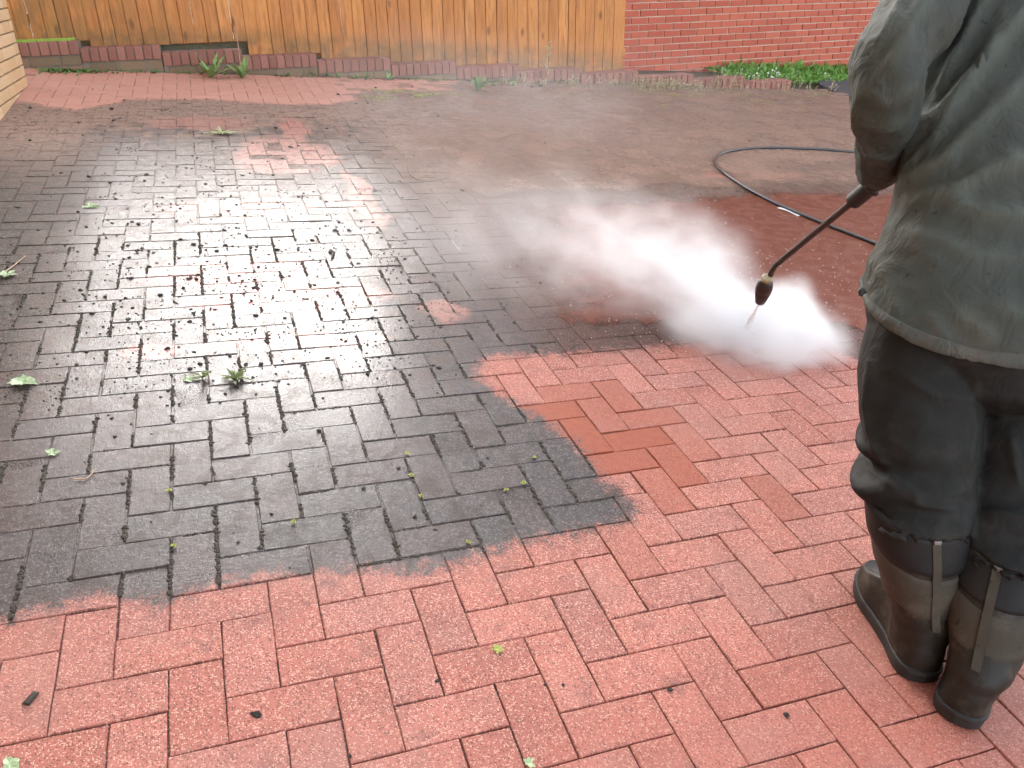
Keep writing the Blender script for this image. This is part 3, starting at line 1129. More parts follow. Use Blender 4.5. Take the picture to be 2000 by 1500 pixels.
def person_build():
    # -------- body: one continuous skinned surface with head and hands
    bm_v, bm_e, bm_r = [], [], []

    def joint(p, r, parent=None):
        bm_v.append(Vector(p)); bm_r.append(r)
        i = len(bm_v) - 1
        if parent is not None:
            bm_e.append((parent, i))
        return i

    FOOT_L, AZ_L = Vector((1.672, -0.325, 0)), math.radians(20)
    FOOT_R, AZ_R = Vector((1.664, -0.428, 0)), math.radians(58)
    dL = Vector((math.sin(AZ_L), math.cos(AZ_L), 0))
    dR = Vector((math.sin(AZ_R), math.cos(AZ_R), 0))
    ANK_L = FOOT_L + dL * 0.075 + ZV * 0.10
    ANK_R = FOOT_R + dR * 0.075 + ZV * 0.10
    BT_L = at_d(1789, 1008, 1.69)
    BT_R = at_d(1966, 1075, 1.67)
    KNEE_L = at_d(1795, 885, 1.71)
    KNEE_R = at_d(1990, 905, 1.72)
    TH_L = at_d(1797, 740, 1.72)
    TH_R = at_d(2012, 745, 1.73)
    root = joint(HIP + ZV * 0.05, 0.11)
    w_ = joint(WAIST, 0.10, root)
    m_ = joint(MID, 0.10, w_)
    c_ = joint(CHEST, 0.11, m_)
    s_ = joint(SHO - ZV * 0.02, 0.085, c_)
    n_ = joint(NECK, 0.052, s_)
    h_ = joint(NECK + ZV * 0.07 + B_F * 0.02, 0.05, n_)
    SHO_R = SHO + B_R * 0.185 + ZV * 0.0
    ELB_R = SHO_R - ZV * 0.27 + B_F * 0.06 + B_R * 0.05
    WR_R = GUN + B_R * 0.09 - B_F * 0.02 + ZV * 0.01
    for sh, el, wr in ((SHO_L, ELBOW_L, None), (SHO_R, ELB_R, WR_R)):
        a = joint(lerp(SHO, sh, 0.8), 0.055, s_)
        b = joint(lerp(sh, el, 0.25), 0.048, a)
        e = joint(el, 0.038, b)
        tgt = wr if wr is not None else lerp(CUFF_L, HAND_L, 0.15)
        f1 = joint(lerp(el, tgt, 0.35), 0.036, e)
        joint(tgt, 0.026, f1)
    for hipx, th, kn, bt, an, d_ in ((-0.09, TH_L, KNEE_L, BT_L, ANK_L, dL), (0.09, TH_R, KNEE_R, BT_R, ANK_R, dR)):
        a = joint(HIP + B_R * hipx, 0.085, root)
        b = joint(th, 0.075, a)
        k = joint(kn, 0.055, b)
        l = joint(bt, 0.05, k)
        an_ = joint(an, 0.036, l)
        joint(an + d_ * 0.07 - ZV * 0.05, 0.02, an_)
    me = bpy.data.meshes.new('person')
    me.from_pydata(bm_v, bm_e, [])
    body = obj('person', me)
    sk = body.modifiers.new('skin', 'SKIN')
    for i, r in enumerate(bm_r):
        me.skin_vertices[0].data[i].radius = (r, r)
    me.skin_vertices[0].data[0].use_root = True
    sub = body.modifiers.new('sub', 'SUBSURF')
    sub.levels = sub.render_levels = 2
    core = apply_mods(body)
    mb = MB()
    mb.add([v.co for v in core.vertices], [tuple(p.vertices) for p in core.polygons])
    # head: shaped skull with brow, nose, lips, chin, ears
    HC = NECK + ZV * 0.155 + B_F * 0.045
    bm = bmesh.new()
    bmesh.ops.create_uvsphere(bm, u_segments=40, v_segments=28, radius=1)
    hv = []
    for v in bm.verts:
        x, y, z = v.co                      # x right, y forward, z up
        w = 0.076 * (1 - 0.16 * max(0, -z))
        dpt = 0.096 if y < 0 else 0.092
        q = Vector((x * w, y * dpt, z * 0.118))
        if y > 0:
            q.y += 0.022 * math.exp(-((x / 0.16) ** 2 + ((z + 0.10) / 0.20) ** 2))          # nose
            q.y -= 0.010 * (math.exp(-(((x - 0.42) / 0.17) ** 2 + ((z - 0.06) / 0.11) ** 2)) + math.exp(-(((x + 0.42) / 0.17) ** 2 + ((z - 0.06) / 0.11) ** 2)))
            q.y += 0.006 * math.exp(-((x / 0.28) ** 2 + ((z + 0.48) / 0.07) ** 2)) - 0.004 * math.exp(-((x / 0.3) ** 2 + ((z + 0.53) / 0.02) ** 2))
            q.y += 0.010 * math.exp(-((x / 0.3) ** 2 + ((z + 0.82) / 0.15) ** 2))           # chin
            q.y += 0.004 * math.exp(-((x / 0.7) ** 2 + ((z - 0.22) / 0.07) ** 2))           # brow
        hv.append(HC + B_R * q.x + B_F * q.y + ZV * q.z)
    bm.verts.index_update()
    mb.add(hv, [tuple(v.index for v in f.verts) for f in bm.faces])
    bm.free()
    for s in (-1, 1):
        ear = ring(HC + B_R * s * 0.074 - B_F * 0.005 + ZV * 0.0, 0.030, 0.018, 12, 2, 0, None, ZV, (B_F * 0.9 - B_R * s * 0.4).normalized())
        ear2 = [p + B_R * s * 0.014 for p in ear]
        v, f = loft([ear, ear2], (True, True))
        mb.add(v, f)
    # hands: palm and five bent fingers closed round the lance
    gax = (L_BEND - HAND_L).normalized()       # along the lance, forwards
    hands = []
    for hc, wrist, side in ((HAND_L, lerp(CUFF_L, HAND_L, 0.15), -1), (GUN, WR_R, 1)):
        up = (ZV - gax * ZV.dot(gax)).normalized()
        out = gax.cross(up) * 1.0
        out = out if out.dot(wrist - hc) > 0 else -out
        pc = hc + out * 0.024 + up * 0.012
        mb.tube([wrist, lerp(wrist, pc, 0.6), pc], [0.026, 0.030, 0.030], 12)
        mb.tube([pc - gax * 0.036, pc - gax * 0.012, pc + gax * 0.012, pc + gax * 0.036], [0.018, 0.026, 0.026, 0.019], 12)
        for q, (off, ln) in enumerate(((0.034, 0.92), (0.012, 1.0), (-0.011, 0.95), (-0.033, 0.78))):
            b0 = pc + gax * off + up * 0.008
            R_ = 0.0235 * (0.9 + 0.1 * ln)
            pts = [b0]
            for a in (75, 120, 165, 215 + 30 * ln):
                a = math.radians(a)
                pts.append(hc + gax * off + up * math.sin(a) * R_ - out * math.cos(a) * -1 * R_ * (1 if a < 1.6 else 1))
            mb.tube(pts, [0.0095, 0.0095, 0.009, 0.0085, 0.0065], 8)
        b0 = pc + gax * 0.030 - up * 0.012
        mb.tube([b0, b0 + gax * 0.022 - up * 0.012 - out * 0.006, hc + gax * 0.062 - up * 0.020, hc + gax * 0.075 - out * 0.016 - up * 0.016], [0.012, 0.011, 0.010, 0.0075], 8)
    me2 = mb.mesh('person')
    old = body.data
    body.data = me2
    bpy.data.meshes.remove(old)
    rm = body.modifiers.new('remesh', 'REMESH')
    rm.mode = 'VOXEL'
    rm.voxel_size = 0.0055
    sm = body.modifiers.new('smooth', 'SMOOTH')
    sm.factor, sm.iterations = 0.5, 2
    me2 = apply_mods(body)
    me2.shade_smooth()
    me2.materials.clear()
    me2.materials.append(M_SKIN)
    me2.materials.append(M_SOLE)                               # dark work gloves
    for pg in me2.polygons:
        if min((pg.center - HAND_L).length, (pg.center - GUN).length) < 0.13:
            pg.material_index = 1
    tag(body, 'person in a muddy grey-green jacket, dark trousers and wellington boots, seen from behind, pressure washing', 'person')

    # hair
    bm = bmesh.new()
    bmesh.ops.create_uvsphere(bm, u_segments=32, v_segments=20, radius=1)
    hv = []
    for v in bm.verts:
        x, y, z = v.co
        k = 1.0 + 0.05 * mnoise.noise(v.co * 6)
        if z < -0.25 + 0.55 * max(0, y) or (y > 0.55 and z < 0.35):
            k = 0.86
        hv.append(HC + B_R * x * 0.083 * k + B_F * (y * 0.103 * k - 0.002) + ZV * (z * 0.124 * k + 0.004))
    bm.verts.index_update()
    me = mesh_of('hair', hv, [tuple(v.index for v in f.verts) for f in bm.faces], True)
    obj('hair', me, M_HAIR, body)

    # -------- jacket
    st = [(HIP + ZV * 0.0, 0.206, 0.176), (lerp(HIP, WAIST, 0.28), 0.198, 0.168), (lerp(HIP, WAIST, 0.65), 0.182, 0.156), (WAIST, 0.170, 0.148), (lerp(WAIST, MID, 0.5), 0.170, 0.148), (MID, 0.176, 0.150),
          (CHEST, 0.190, 0.150), (lerp(CHEST, SHO, 0.5), 0.202, 0.145), (SHO, 0.198, 0.125), (SHO + ZV * 0.035, 0.15, 0.095), (lerp(SHO, NECK, 0.75) + ZV * 0.0, 0.085, 0.08), (NECK + ZV * 0.01, 0.068, 0.07)]
    st = smooth_stations(st, 9)
    n = 112
    rings = [ring(s[0], s[1], s[2], n, 2.3) for s in st]
    # the shirt-tail: hem dips at the back and rises at the sides
    for q in range(14):
        f = (1 - q / 14) ** 1.5
        for k in range(n):
            a = 2 * PI * k / n
            rings[q][k] = rings[q][k] - ZV * (0.030 * max(0, -math.sin(a)) * f) + ZV * 0.012 * f * abs(math.cos(a))
    inner = [c + (p - c) * 0.93 + ZV * 0.012 for p, c in ((p, st[0][0]) for p in rings[0])]
    v, f = loft([inner] + rings, (False, True))
    me = mesh_of('jacket', v, f, True)
    from mathutils.bvhtree import BVHTree
    bvh = BVHTree.FromPolygons([tuple(q) for q in v], f)

    def px(*q):
        out = []
        for u, v_, d_ in q:
            r_ = ray(u, v_)
            hit = bvh.ray_cast(CAM, r_.normalized())[0] if bvh else None
            out.append(hit if hit is not None else at_d(u, v_, d_))
        return out
    folds = [
        (px((1752, 345, 1.66), (1800, 180, 1.64), (1850, 60, 1.62), (1885, -30, 1.62)), 0.013, 0.012),
        (px((1765, 335, 1.64), (1850, 150, 1.61), (1905, 40, 1.61), (1930, -20, 1.61)), 0.013, 0.008),
        (px((1768, 300, 1.63), (1850, 215, 1.60), (1930, 115, 1.60), (2005, 15, 1.61)), 0.019, 0.013),
        (px((1770, 340, 1.62), (1830, 270, 1.60), (1905, 150, 1.60), (1965, 20, 1.60)), 0.010, 0.008),
        (px((1760, 370, 1.62), (1850, 310, 1.58), (1930, 225, 1.58), (1998, 160, 1.58)), 0.014, 0.014),
        (px((1785, 398, 1.60), (1860, 375, 1.57), (1940, 330, 1.57), (1998, 305, 1.57)), 0.017, 0.016),
        (px((1850, 392, 1.58), (1900, 418, 1.56), (1960, 425, 1.56), (1998, 415, 1.56)), 0.014, 0.018),
        (px((1760, 455, 1.62), (1830, 470, 1.57), (1900, 500, 1.55), (1980, 505, 1.55)), 0.007, 0.022),
        (px((1855, 600, 1.54), (1900, 635, 1.53), (1945, 668, 1.53)), 0.008, 0.014),
        (px((1810, 610, 1.55), (1835, 640, 1.55), (1850, 668, 1.55)), 0.006, 0.011),
        (px((1930, 590, 1.53), (1990, 620, 1.53), (2040, 640, 1.53)), 0.007, 0.016),
        (px((1720, 500, 1.66), (1735, 560, 1.64), (1760, 620, 1.62)), 0.006, 0.014),
    ]
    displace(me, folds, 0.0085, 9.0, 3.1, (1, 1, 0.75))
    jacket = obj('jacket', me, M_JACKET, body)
    # hem band: a stitched double fold following the lower edge
    n0 = n
    loop = [me.vertices[n0 + k].co.copy() for k in range(n)]
    loop2 = [me.vertices[n0 * 4 + k].co.copy() for k in range(n)]
    cen = st[0][0]
    R = []
    for f_, off in ((-0.04, -0.001), (-0.04, 0.005), (0.05, 0.0075), (0.45, 0.0065), (0.88, 0.0055), (0.98, 0.003), (0.98, -0.004)):
        rr = []
        for k in range(n):
            p = lerp(loop[k], loop2[k], f_)
            d_ = p - cen
            d_.z = 0
            rr.append(p + d_.normalized() * off)
        R.append(rr)
    v, f = loft(R)
    obj('hem', mesh_of('hem', v, f, True), M_HEM, jacket)
    # sleeves
    bvh = None
    def sleeve(pts, name, folds, seed):
        s_ = smooth_stations(pts, 12)
        cs = [q[0] for q in s_]
        rr = []
        prev = None
        for i, q in enumerate(s_):
            tdir = (cs[min(i + 1, len(cs) - 1)] - cs[max(i - 1, 0)]).normalized()
            ax = (B_R - tdir * B_R.dot(tdir)).normalized() if prev is None else (prev - tdir * prev.dot(tdir)).normalized()
            prev = ax
            ay = tdir.cross(ax)
            rr.append(ring(q[0], q[1], q[2], 56, 2.1, 0, None, ax, ay))
        last = rr[-1]
        cc = s_[-1][0]
        rr.append([cc + (p - cc) * 0.86 for p in last])
        rr.append([cc + (p - cc) * 0.80 + (cs[-5] - cc) * 0.5 for p in last])
        v, f = loft(rr, (True, False))
        me = mesh_of(name, v, f, True)
        nonlocal bvh
        bvh = BVHTree.FromPolygons([tuple(q) for q in v], f)
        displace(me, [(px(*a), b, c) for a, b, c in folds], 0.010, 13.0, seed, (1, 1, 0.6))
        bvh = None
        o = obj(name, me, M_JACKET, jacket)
        return o
    armfolds = [(((1840, -60, 1.60), (1770, 60, 1.55), (1725, 150, 1.53)), 0.012, 0.012),
                (((1785, -40, 1.58), (1740, 60, 1.54), (1705, 110, 1.55)), 0.011, 0.011),
                (((1680, 190, 1.56), (1690, 255, 1.62), (1704, 300, 1.70)), 0.011, 0.010),
                (((1690, 172, 1.54), (1735, 190, 1.52), (1775, 170, 1.55)), 0.010, 0.012),
                (((1690, 215, 1.54), (1730, 240, 1.56), (1765, 230, 1.60)), 0.008, 0.011),
                (((1695, 285, 1.54), (1722, 300, 1.66), (1750, 300, 1.70)), 0.008, 0.009)]
    sleeve([(lerp(SHO, SHO_L, 0.62), 0.080, 0.085), (SHO_L + ZV * -0.005, 0.082, 0.086), (lerp(SHO_L, ELBOW_L, 0.45), 0.074, 0.078), (at_d(1744, 115, 1.615), 0.066, 0.070), (ELBOW_L, 0.062, 0.064),
            (lerp(ELBOW_L, CUFF_L, 0.5), 0.056, 0.058), (CUFF_L, 0.043, 0.045), (lerp(CUFF_L, HAND_L, 0.35), 0.036, 0.038)], 'sleeve', armfolds, 5.5)
    sleeve([(lerp(SHO, SHO_R, 0.62), 0.080, 0.085), (SHO_R, 0.080, 0.084), (lerp(SHO_R, ELB_R, 0.5), 0.070, 0.072), (ELB_R, 0.062, 0.064),
            (lerp(ELB_R, WR_R, 0.5), 0.054, 0.056), (WR_R, 0.042, 0.044)], 'sleeve', [], 9.5)

    # -------- trousers: seat and two legs that bunch over the boots
    def leg(th, kn, bt, top, wl, seed, bunch):
        p = [(top, 0.098, 0.125), (th, wl, 0.128), (lerp(th, kn, 0.55), wl * 0.97, 0.120), (kn, wl * 0.90, 0.110), (lerp(kn, bt, 0.50), wl * 0.87, 0.108), (lerp(kn, bt, 0.72), wl * 0.90, 0.110), (lerp(kn, bt, 0.90), wl * 0.88, 0.108), (lerp(kn, bt, 1.02), wl * 0.85, 0.104)]
        s_ = smooth_stations(p, 10)
        rr = []
        for i, q in enumerate(s_):
            rr.append(ring(q[0], q[1], q[2], 72, 2.2))
        cc = s_[-1][0]
        rr.append([cc + (x - cc) * 0.9 + ZV * 0.02 for x in rr[-1]])
        v, f = loft(rr)
        # slack rolls above the boot: slanting ridges, deepest on the outer side
        z_lo = s_[-1][0].z
        out = []
        for x in v:
            h = x.z - z_lo
            if h < 0.15:
                c_ = lerp(kn, bt, (kn.z - x.z) / max(1e-6, kn.z - bt.z))
                d_ = x - c_
                d_.z = 0
                rad = d_.length
                if rad > 1e-5:
                    u = d_ / rad
                    side = 0.5 + 0.5 * (u.dot(-B_R) if bunch < 0 else u.dot(B_R) * 0.4 - u.dot(B_F) * 0.5)
                    ph = (h - 0.040 * u.dot(B_R)) / 0.068
                    amp = 0.003 + (0.019 if bunch < 0 else 0.012) * side ** 2
                    x = x + u * (amp * (math.sin(2 * PI * ph + 0.7 * math.sin(3 * math.atan2(u.y, u.x))) * sstep(0.15, 0.085, h)))
            out.append(x)
        return out, f
    mb = MB()
    sv = [(lerp(HIP, WAIST, 0.5), 0.130, 0.105), (lerp(HIP, WAIST, 0.22), 0.165, 0.135), (HIP - ZV * 0.03, 0.192, 0.155), (lerp(HIP, lerp(TH_L, TH_R, 0.5), 0.75), 0.196, 0.135), (lerp(TH_L, TH_R, 0.5) - ZV * 0.03, 0.13, 0.09)]
    v, f = loft([ring(q[0], q[1], q[2], 72, 2.2) for q in smooth_stations(sv, 8)], (True, True))
    mb.add(v, f)
    for a in (leg(TH_L, KNEE_L, BT_L, HIP - B_R * 0.085 + ZV * 0.02, 0.124, 2.2, -1), leg(TH_R, KNEE_R, BT_R, HIP + B_R * 0.09 + ZV * 0.02, 0.122, 6.1, 1)):
        v, f = a
        nn = 72
        f = list(f) + [tuple(range(nn - 1, -1, -1)), tuple(len(v) - nn + k for k in range(nn))]
        mb.add(v, f)
    me = mb.mesh('trousers')
    tr = obj('trousers', me, M_TROUSERS, body)
    rm = tr.modifiers.new('remesh', 'REMESH')
    rm.mode = 'VOXEL'
    rm.voxel_size = 0.0055
    sm = tr.modifiers.new('smooth', 'SMOOTH')
    sm.factor, sm.iterations = 0.6, 3
    me = apply_mods(tr)
    me.materials.clear()
    me.materials.append(M_TROUSERS)
    me.shade_smooth()
    bvh = BVHTree.FromPolygons([tuple(v_.co) for v_ in me.vertices], [tuple(q.vertices) for q in me.polygons])
    tf = [(px((1696, 700, 1.64), (1694, 800, 1.62), (1706, 870, 1.60), (1745, 930, 1.60), (1790, 965, 1.59)), 0.007, 0.009),
          (px((1905, 740, 1.6), (1900, 840, 1.6), (1880, 920, 1.6)), 0.006, 0.012),
          (px((1760, 730, 1.6), (1820, 770, 1.6), (1890, 780, 1.6)), 0.005, 0.014),
          (px((1950, 790, 1.6), (1975, 860, 1.6), (1990, 950, 1.6)), 0.006, 0.012),
          (px((1690, 910, 1.63), (1740, 950, 1.60), (1800, 985, 1.58), (1860, 995, 1.58)), 0.008, 0.010),
          (px((1905, 985, 1.60), (1960, 1005, 1.57), (2030, 1025, 1.56)), 0.008, 0.010)]
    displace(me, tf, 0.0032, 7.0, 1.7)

    # -------- wellington boots
    def boot(foot, dr, ankle, top, seed, label):
        side = Vector((dr.y, -dr.x, 0))
        def sole_outline(grow, z):
            pts = []
            prof = [(-0.010, 0.0), (0.0, 0.032), (0.03, 0.046), (0.09, 0.044), (0.15, 0.049), (0.205, 0.058), (0.255, 0.053), (0.288, 0.034), (0.30, 0.0)]
            L = [(a, b) for a, b in prof] + [(a, -b) for a, b in reversed(prof[1:-1])]
            cv = [Vector((a, b, 0)) for a, b in L]
            cv = catmull(cv + [cv[0]], 5)[:-1]
            for q in cv:
                nrm = Vector((q.x - 0.14, q.y * 2.2, 0)).normalized()
                pts.append(foot + dr * (q.x + nrm.x * grow) + side * (q.y + nrm.y * grow) + ZV * z)
            return pts
        mb = MB()
        # foot
        R = [sole_outline(-0.002, 0.012), sole_outline(0.0, 0.03)]
        for h, g, cut in ((0.05, -0.001, 0), (0.075, -0.005, 0), (0.095, -0.012, 0), (0.112, -0.022, 0)):
            R.append(sole_outline(g, h))
        top_in = []
        for i in range(len(R)):
            for k, p in enumerate(R[i]):
                x = (p - foot).dot(dr)
                cap = 0.128 - 0.058 * sstep(0.13, 0.29, x)      # instep falls to the toe
                if p.z > cap:
                    R[i][k] = p - ZV * (p.z - cap)
        cen = foot + dr * 0.13 + ZV * 0.12
        R.append([lerp(p, Vector((cen.x, cen.y, p.z + 0.012)), 0.45) for p in R[-1]])
        v, f = loft(R, (True, True))
        mb.add(v, f)
        # shaft
        a0 = foot + dr * 0.062 + ZV * 0.03
        st_ = [(a0, 0.048, 0.064), (a0 + ZV * 0.04 + dr * 0.004, 0.051, 0.068), (ankle + ZV * 0.012, 0.061, 0.070), (lerp(ankle, top, 0.28), 0.073, 0.076), (lerp(ankle, top, 0.6), 0.088, 0.087), (lerp(ankle, top, 0.85), 0.096, 0.093), (top + (top - ankle) * 0.10, 0.098, 0.094)]
        ss = smooth_stations(st_, 6)
        mb2_r = [ring(q[0], q[1], q[2], 40, 2.1, 0, None, side, dr) for q in ss]
        v, f = loft(mb2_r, (True, True))
        mb.add(v, f)
        me = mb.mesh('boot')
        b = obj('boot', me, M_BOOT, body)
        rm = b.modifiers.new('remesh', 'REMESH')
        rm.mode = 'VOXEL'
        rm.voxel_size = 0.0045
        sm = b.modifiers.new('smooth', 'SMOOTH')
        sm.factor, sm.iterations = 0.6, 5
        me = apply_mods(b)
        me.materials.clear()
        me.materials.append(M_BOOT)
        me.shade_smooth()
        displace(me, [], 0.0014, 13, seed)
        b['label'] = label
        # sole with a raised welt
        R = [sole_outline(-0.001, 0.0), sole_outline(0.003, 0.004), sole_outline(0.004, 0.022), sole_outline(0.006, 0.026), sole_outline(0.005, 0.031), sole_outline(-0.004, 0.034)]
        for i in range(len(R)):                                   # toe spring
            R[i] = [p + ZV * 0.010 * sstep(0.2, 0.29, (p - foot).dot(dr)) for p in R[i]]
        v, f = loft(R, (True, True))
        obj('sole', mesh_of('sole', v, f), M_SOLE, b)
        # fabric panel round the calf, neoprene cuff above, pull strap down the back
        def band(t0, t1, off, name, mat, wave=0.0):
            q0 = [q for q in smooth_stations(st_[2:], 12)]
            R = []
            m = 10
            for i in range(m + 1):
                tt = lerp(t0, t1, i / m)
                idx = tt * (len(q0) - 1)
                k = min(int(idx), len(q0) - 2)
                f_ = idx - k
                c_ = lerp(q0[k][0], q0[k + 1][0], f_)
                w_, d_ = lerp(q0[k][1], q0[k + 1][1], f_), lerp(q0[k][2], q0[k + 1][2], f_)
                e_ = off if 0 < i < m else -0.003
                r_ = ring(c_, w_ + e_, d_ + e_, 48, 2.1, 0, None, side, dr)
                r_ = [p + ZV * wave * math.cos(2 * PI * kk / 48 * 2) for kk, p in enumerate(r_)]
                R.append(r_)
            v, f = loft(R)
            return obj(name, mesh_of(name, v, f, True), mat, b)
        band(0.22, 0.60, 0.0045, 'calf_panel', M_PANEL, 0.006)
        band(0.60, 1.0, 0.0060, 'boot_cuff', M_BLACK, 0.006)
        q0 = smooth_stations(st_[2:], 12)
        R = []
        for i, q in enumerate(q0):
            u = i / (len(q0) - 1)
            if u < 0.12:
                continue
            c_, w_, d_ = q
            back = c_ - dr * (d_ + 0.0066)
            R.append([back - side * 0.0085, back + side * 0.0085, back + side * 0.0085 + dr * 0.010, back - side * 0.0085 + dr * 0.010])
        v, f = loft(R, (True, True))
        obj('pull_strap', mesh_of('pull_strap', v, f), M_PANEL, b)
        mb = MB()
        q = q0[int(len(q0) * 0.93)]
        mb.box(q[0] - dr * (q[2] + 0.0085), side, ZV, -dr, 0.0075, 0.004, 0.002, 0.001)
        obj('buckle', mb.mesh('buckle'), simple('buckle_metal', (0.22, 0.21, 0.2), 0.5, 0.1, 60, 0, 0, 0.4) if 'buckle_metal' not in bpy.data.materials else bpy.data.materials['buckle_metal'], b)
    boot(FOOT_L, dL, ANK_L, BT_L, 1.0, 'left wellington boot turned out to the left')
    boot(FOOT_R, dR, ANK_R, BT_R, 4.0, 'right wellington boot nearest the camera, mud smeared')
    # toggle on the jacket's drawcord at the left hem
    tp = at_d(1690, 572, 1.665)
    mb = MB()
    mb.tube([tp, at_d(1683, 568, 1.665), at_d(1678, 566, 1.665)], [0.004, 0.007, 0.006], 8)
    mb.tube([at_d(1683, 568, 1.664), at_d(1681, 578, 1.664)], [0.006, 0.004], 8)
    obj('drawcord_toggle', mb.mesh('drawcord_toggle', True), M_SOLE, jacket)


person_build()

# ------------------------------------------------------------------ lance and hose
M_TUBE = simple('brown_lance_tube', (0.050, 0.032, 0.027), 0.42, 0.3, 90, 0.15, 0.001, 0.4)
M_GRIP = simple('ribbed_black_grip', (0.018, 0.017, 0.016), 0.6, 0.4, 120, 0.3, 0.001)
M_NOZ = simple('brown_nozzle_plastic', (0.026, 0.015, 0.013), 0.42, 0.3, 70, 0.15, 0.001)
M_BRASS = simple('worn_brass', (0.42, 0.35, 0.22), 0.5, 0.2, 90, 0.15, 0.001, 0.3)
M_HOSE = simple('black_rubber_hose', (0.022, 0.022, 0.024), 0.4, 0.3, 40, 0.2, 0.001, coat=0.4)
NZ0, NZ1 = at_d(1498.5, 541, 2.575), at_d(1486.5, 583, 2.665)
nd = (NZ1 - NZ0).normalized()
lance = obj('pressure_washer_lance', None)
lance.location = (0, 0, 0)
tag(lance, 'brown metal pressure washer lance with black grip and round nozzle, held low', 'lance')
ld = (L_BEND - HAND_L).normalized()
mb = MB()
bend = [GUN + ld * 0.05, HAND_L + ld * 0.1, L_BEND - ld * 0.05, L_BEND - ld * 0.018, L_BEND + nd * 0.018, L_BEND + nd * 0.04, NZ0 + nd * 0.012]
path = []
for a, b in zip(bend, bend[1:]):
    path += [lerp(a, b, k / 4) for k in range(4)]
path.append(bend[-1])
mb.tube(path, 0.0092, 14)
obj('tube', mb.mesh('tube', True), M_TUBE, lance)
mb = MB()
G_END = HAND_L + ld * ((at_d(1668, 390, 2.1) - HAND_L).dot(ld))
pts, rad = [], []
m = 46
for k in range(m + 1):
    pts.append(lerp(GUN + ld * 0.02, G_END, k / m))
    rad.append(0.0205 + (0.0016 if k % 2 else 0) - (0.005 if k in (0, m) else 0))
mb.tube(pts, rad, 18)
obj('grip', mb.mesh('grip', True), M_GRIP, lance)
mb = MB()
prof = [(0.0, 0.012), (0.004, 0.019), (0.012, 0.0235), (0.030, 0.0262), (0.045, 0.0268), (0.048, 0.0252), (0.052, 0.0262), (0.085, 0.0205), (0.108, 0.0160), (0.112, 0.013), (0.112, 0.006), (0.104, 0.004)]
mb.tube([NZ0 + nd * (a + 0.016) for a, _ in prof], [b for _, b in prof], 20)
nz = obj('nozzle', mb.mesh('nozzle', True), M_NOZ, lance)
mb = MB()
mb.tube([NZ0 + nd * a for a in (0.0, 0.002, 0.013, 0.017)], [0.013, 0.0175, 0.0175, 0.014], 8)
obj('collar', mb.mesh('collar'), M_BRASS, nz)
mb = MB()                                                    # trigger gun in the right hand
gb = -ld
mb.box(GUN + gb * 0.02, ld, ld.cross(ZV).normalized(), ld.cross(ZV).normalized().cross(ld), 0.07, 0.016, 0.024, 0.006)
mb.tube([GUN + gb * 0.05, GUN + gb * 0.085 - ZV * 0.05, GUN + gb * 0.10 - ZV * 0.12], [0.020, 0.018, 0.016], 12)
obj('trigger_gun', mb.mesh('trigger_gun'), M_GRIP, lance)

hz = 0.0115
hp = [(9.5, 1.2), (8.2, 3.0), (6.9, 3.75), (5.9, 3.86), (5.04, 3.89), (4.73, 3.975), (4.29, 4.02), (3.99, 3.965), (3.75, 3.83), (3.60, 3.64), (3.52, 3.42), (3.47, 3.10), (3.465, 2.78), (3.52, 2.42), (3.60, 2.08), (3.66, 1.75), (3.62, 1.3), (3.3, 0.8), tuple(at_z(1860, 800)[:2])]
hpts = catmull([Vector((x, y, hz)) for x, y in hp], 10)
g_low = GUN - ld * 0.10 - ZV * 0.12
tail = [at_z(1860, 800, hz), at_d(1862, 770, 2.45), at_d(1860, 640, 2.2), at_d(1850, 480, 2.02), g_low]
hpts = hpts[:-1] + catmull(tail, 8)
mb = MB()
mb.tube(hpts, 0.0105, 12)
hose = obj('hose', mb.mesh('hose', True), M_HOSE)
tag(hose, 'black rubber hose looping over the muddy paving behind the spray', 'hose')
mb = MB()
a, b = at_z(1521, 405, 0.006), at_z(1560, 421, 0.006)
dd = (b - a).normalized()
sd_ = dd.cross(ZV)
mb.add([a - sd_ * 0.016, lerp(a, b, 0.5) - sd_ * 0.019, b - sd_ * 0.012, b + sd_ * 0.010, lerp(a, b, 0.5) + sd_ * 0.014 + ZV * 0.006, a + sd_ * 0.014,
        a - sd_ * 0.016 - ZV * 0.003, lerp(a, b, 0.5) - sd_ * 0.019 - ZV * 0.003, b - sd_ * 0.012 - ZV * 0.003, b + sd_ * 0.010 - ZV * 0.003, lerp(a, b, 0.5) + sd_ * 0.014 + ZV * 0.003, a + sd_ * 0.014 - ZV * 0.003],
       [(0, 1, 4, 5), (1, 2, 3, 4), (11, 10, 7, 6), (10, 9, 8, 7), (0, 6, 7, 1), (1, 7, 8, 2), (2, 8, 9, 3), (3, 9, 10, 4), (4, 10, 11, 5), (5, 11, 6, 0)])
tag(obj('white_strip', mb.mesh('white_strip'), simple('white_strip_surface', (0.85, 0.85, 0.85), 0.4, 0.05, 50, 0)), 'white strip lying against the black hose', 'tape')  # plain white strip beside the hose

# ------------------------------------------------------------------ debris
M_MOSS = simple('dark_wet_moss', (0.030, 0.024, 0.018), 0.8, 0.6, 300, 0.8, 0.003)
M_JMOSS = simple('brown_joint_moss', (0.055, 0.044, 0.033), 0.85, 0.6, 260, 0.8, 0.003)
M_FLECK = simple('scum_glint_flecks', (0.45, 0.40, 0.34), 0.5, 0.3, 200, 0.3, 0.001)


def ico(sub):
    bm = bmesh.new()
    bmesh.ops.create_icosphere(bm, subdivisions=sub, radius=1)
    v = [x.co.copy() for x in bm.verts]
    bm.verts.index_update()
    f = [tuple(x.index for x in q.verts) for q in bm.faces]
    bm.free()
    return v, f


ICO1, ICO2, ICO3 = ico(1), ico(2), ico(3)


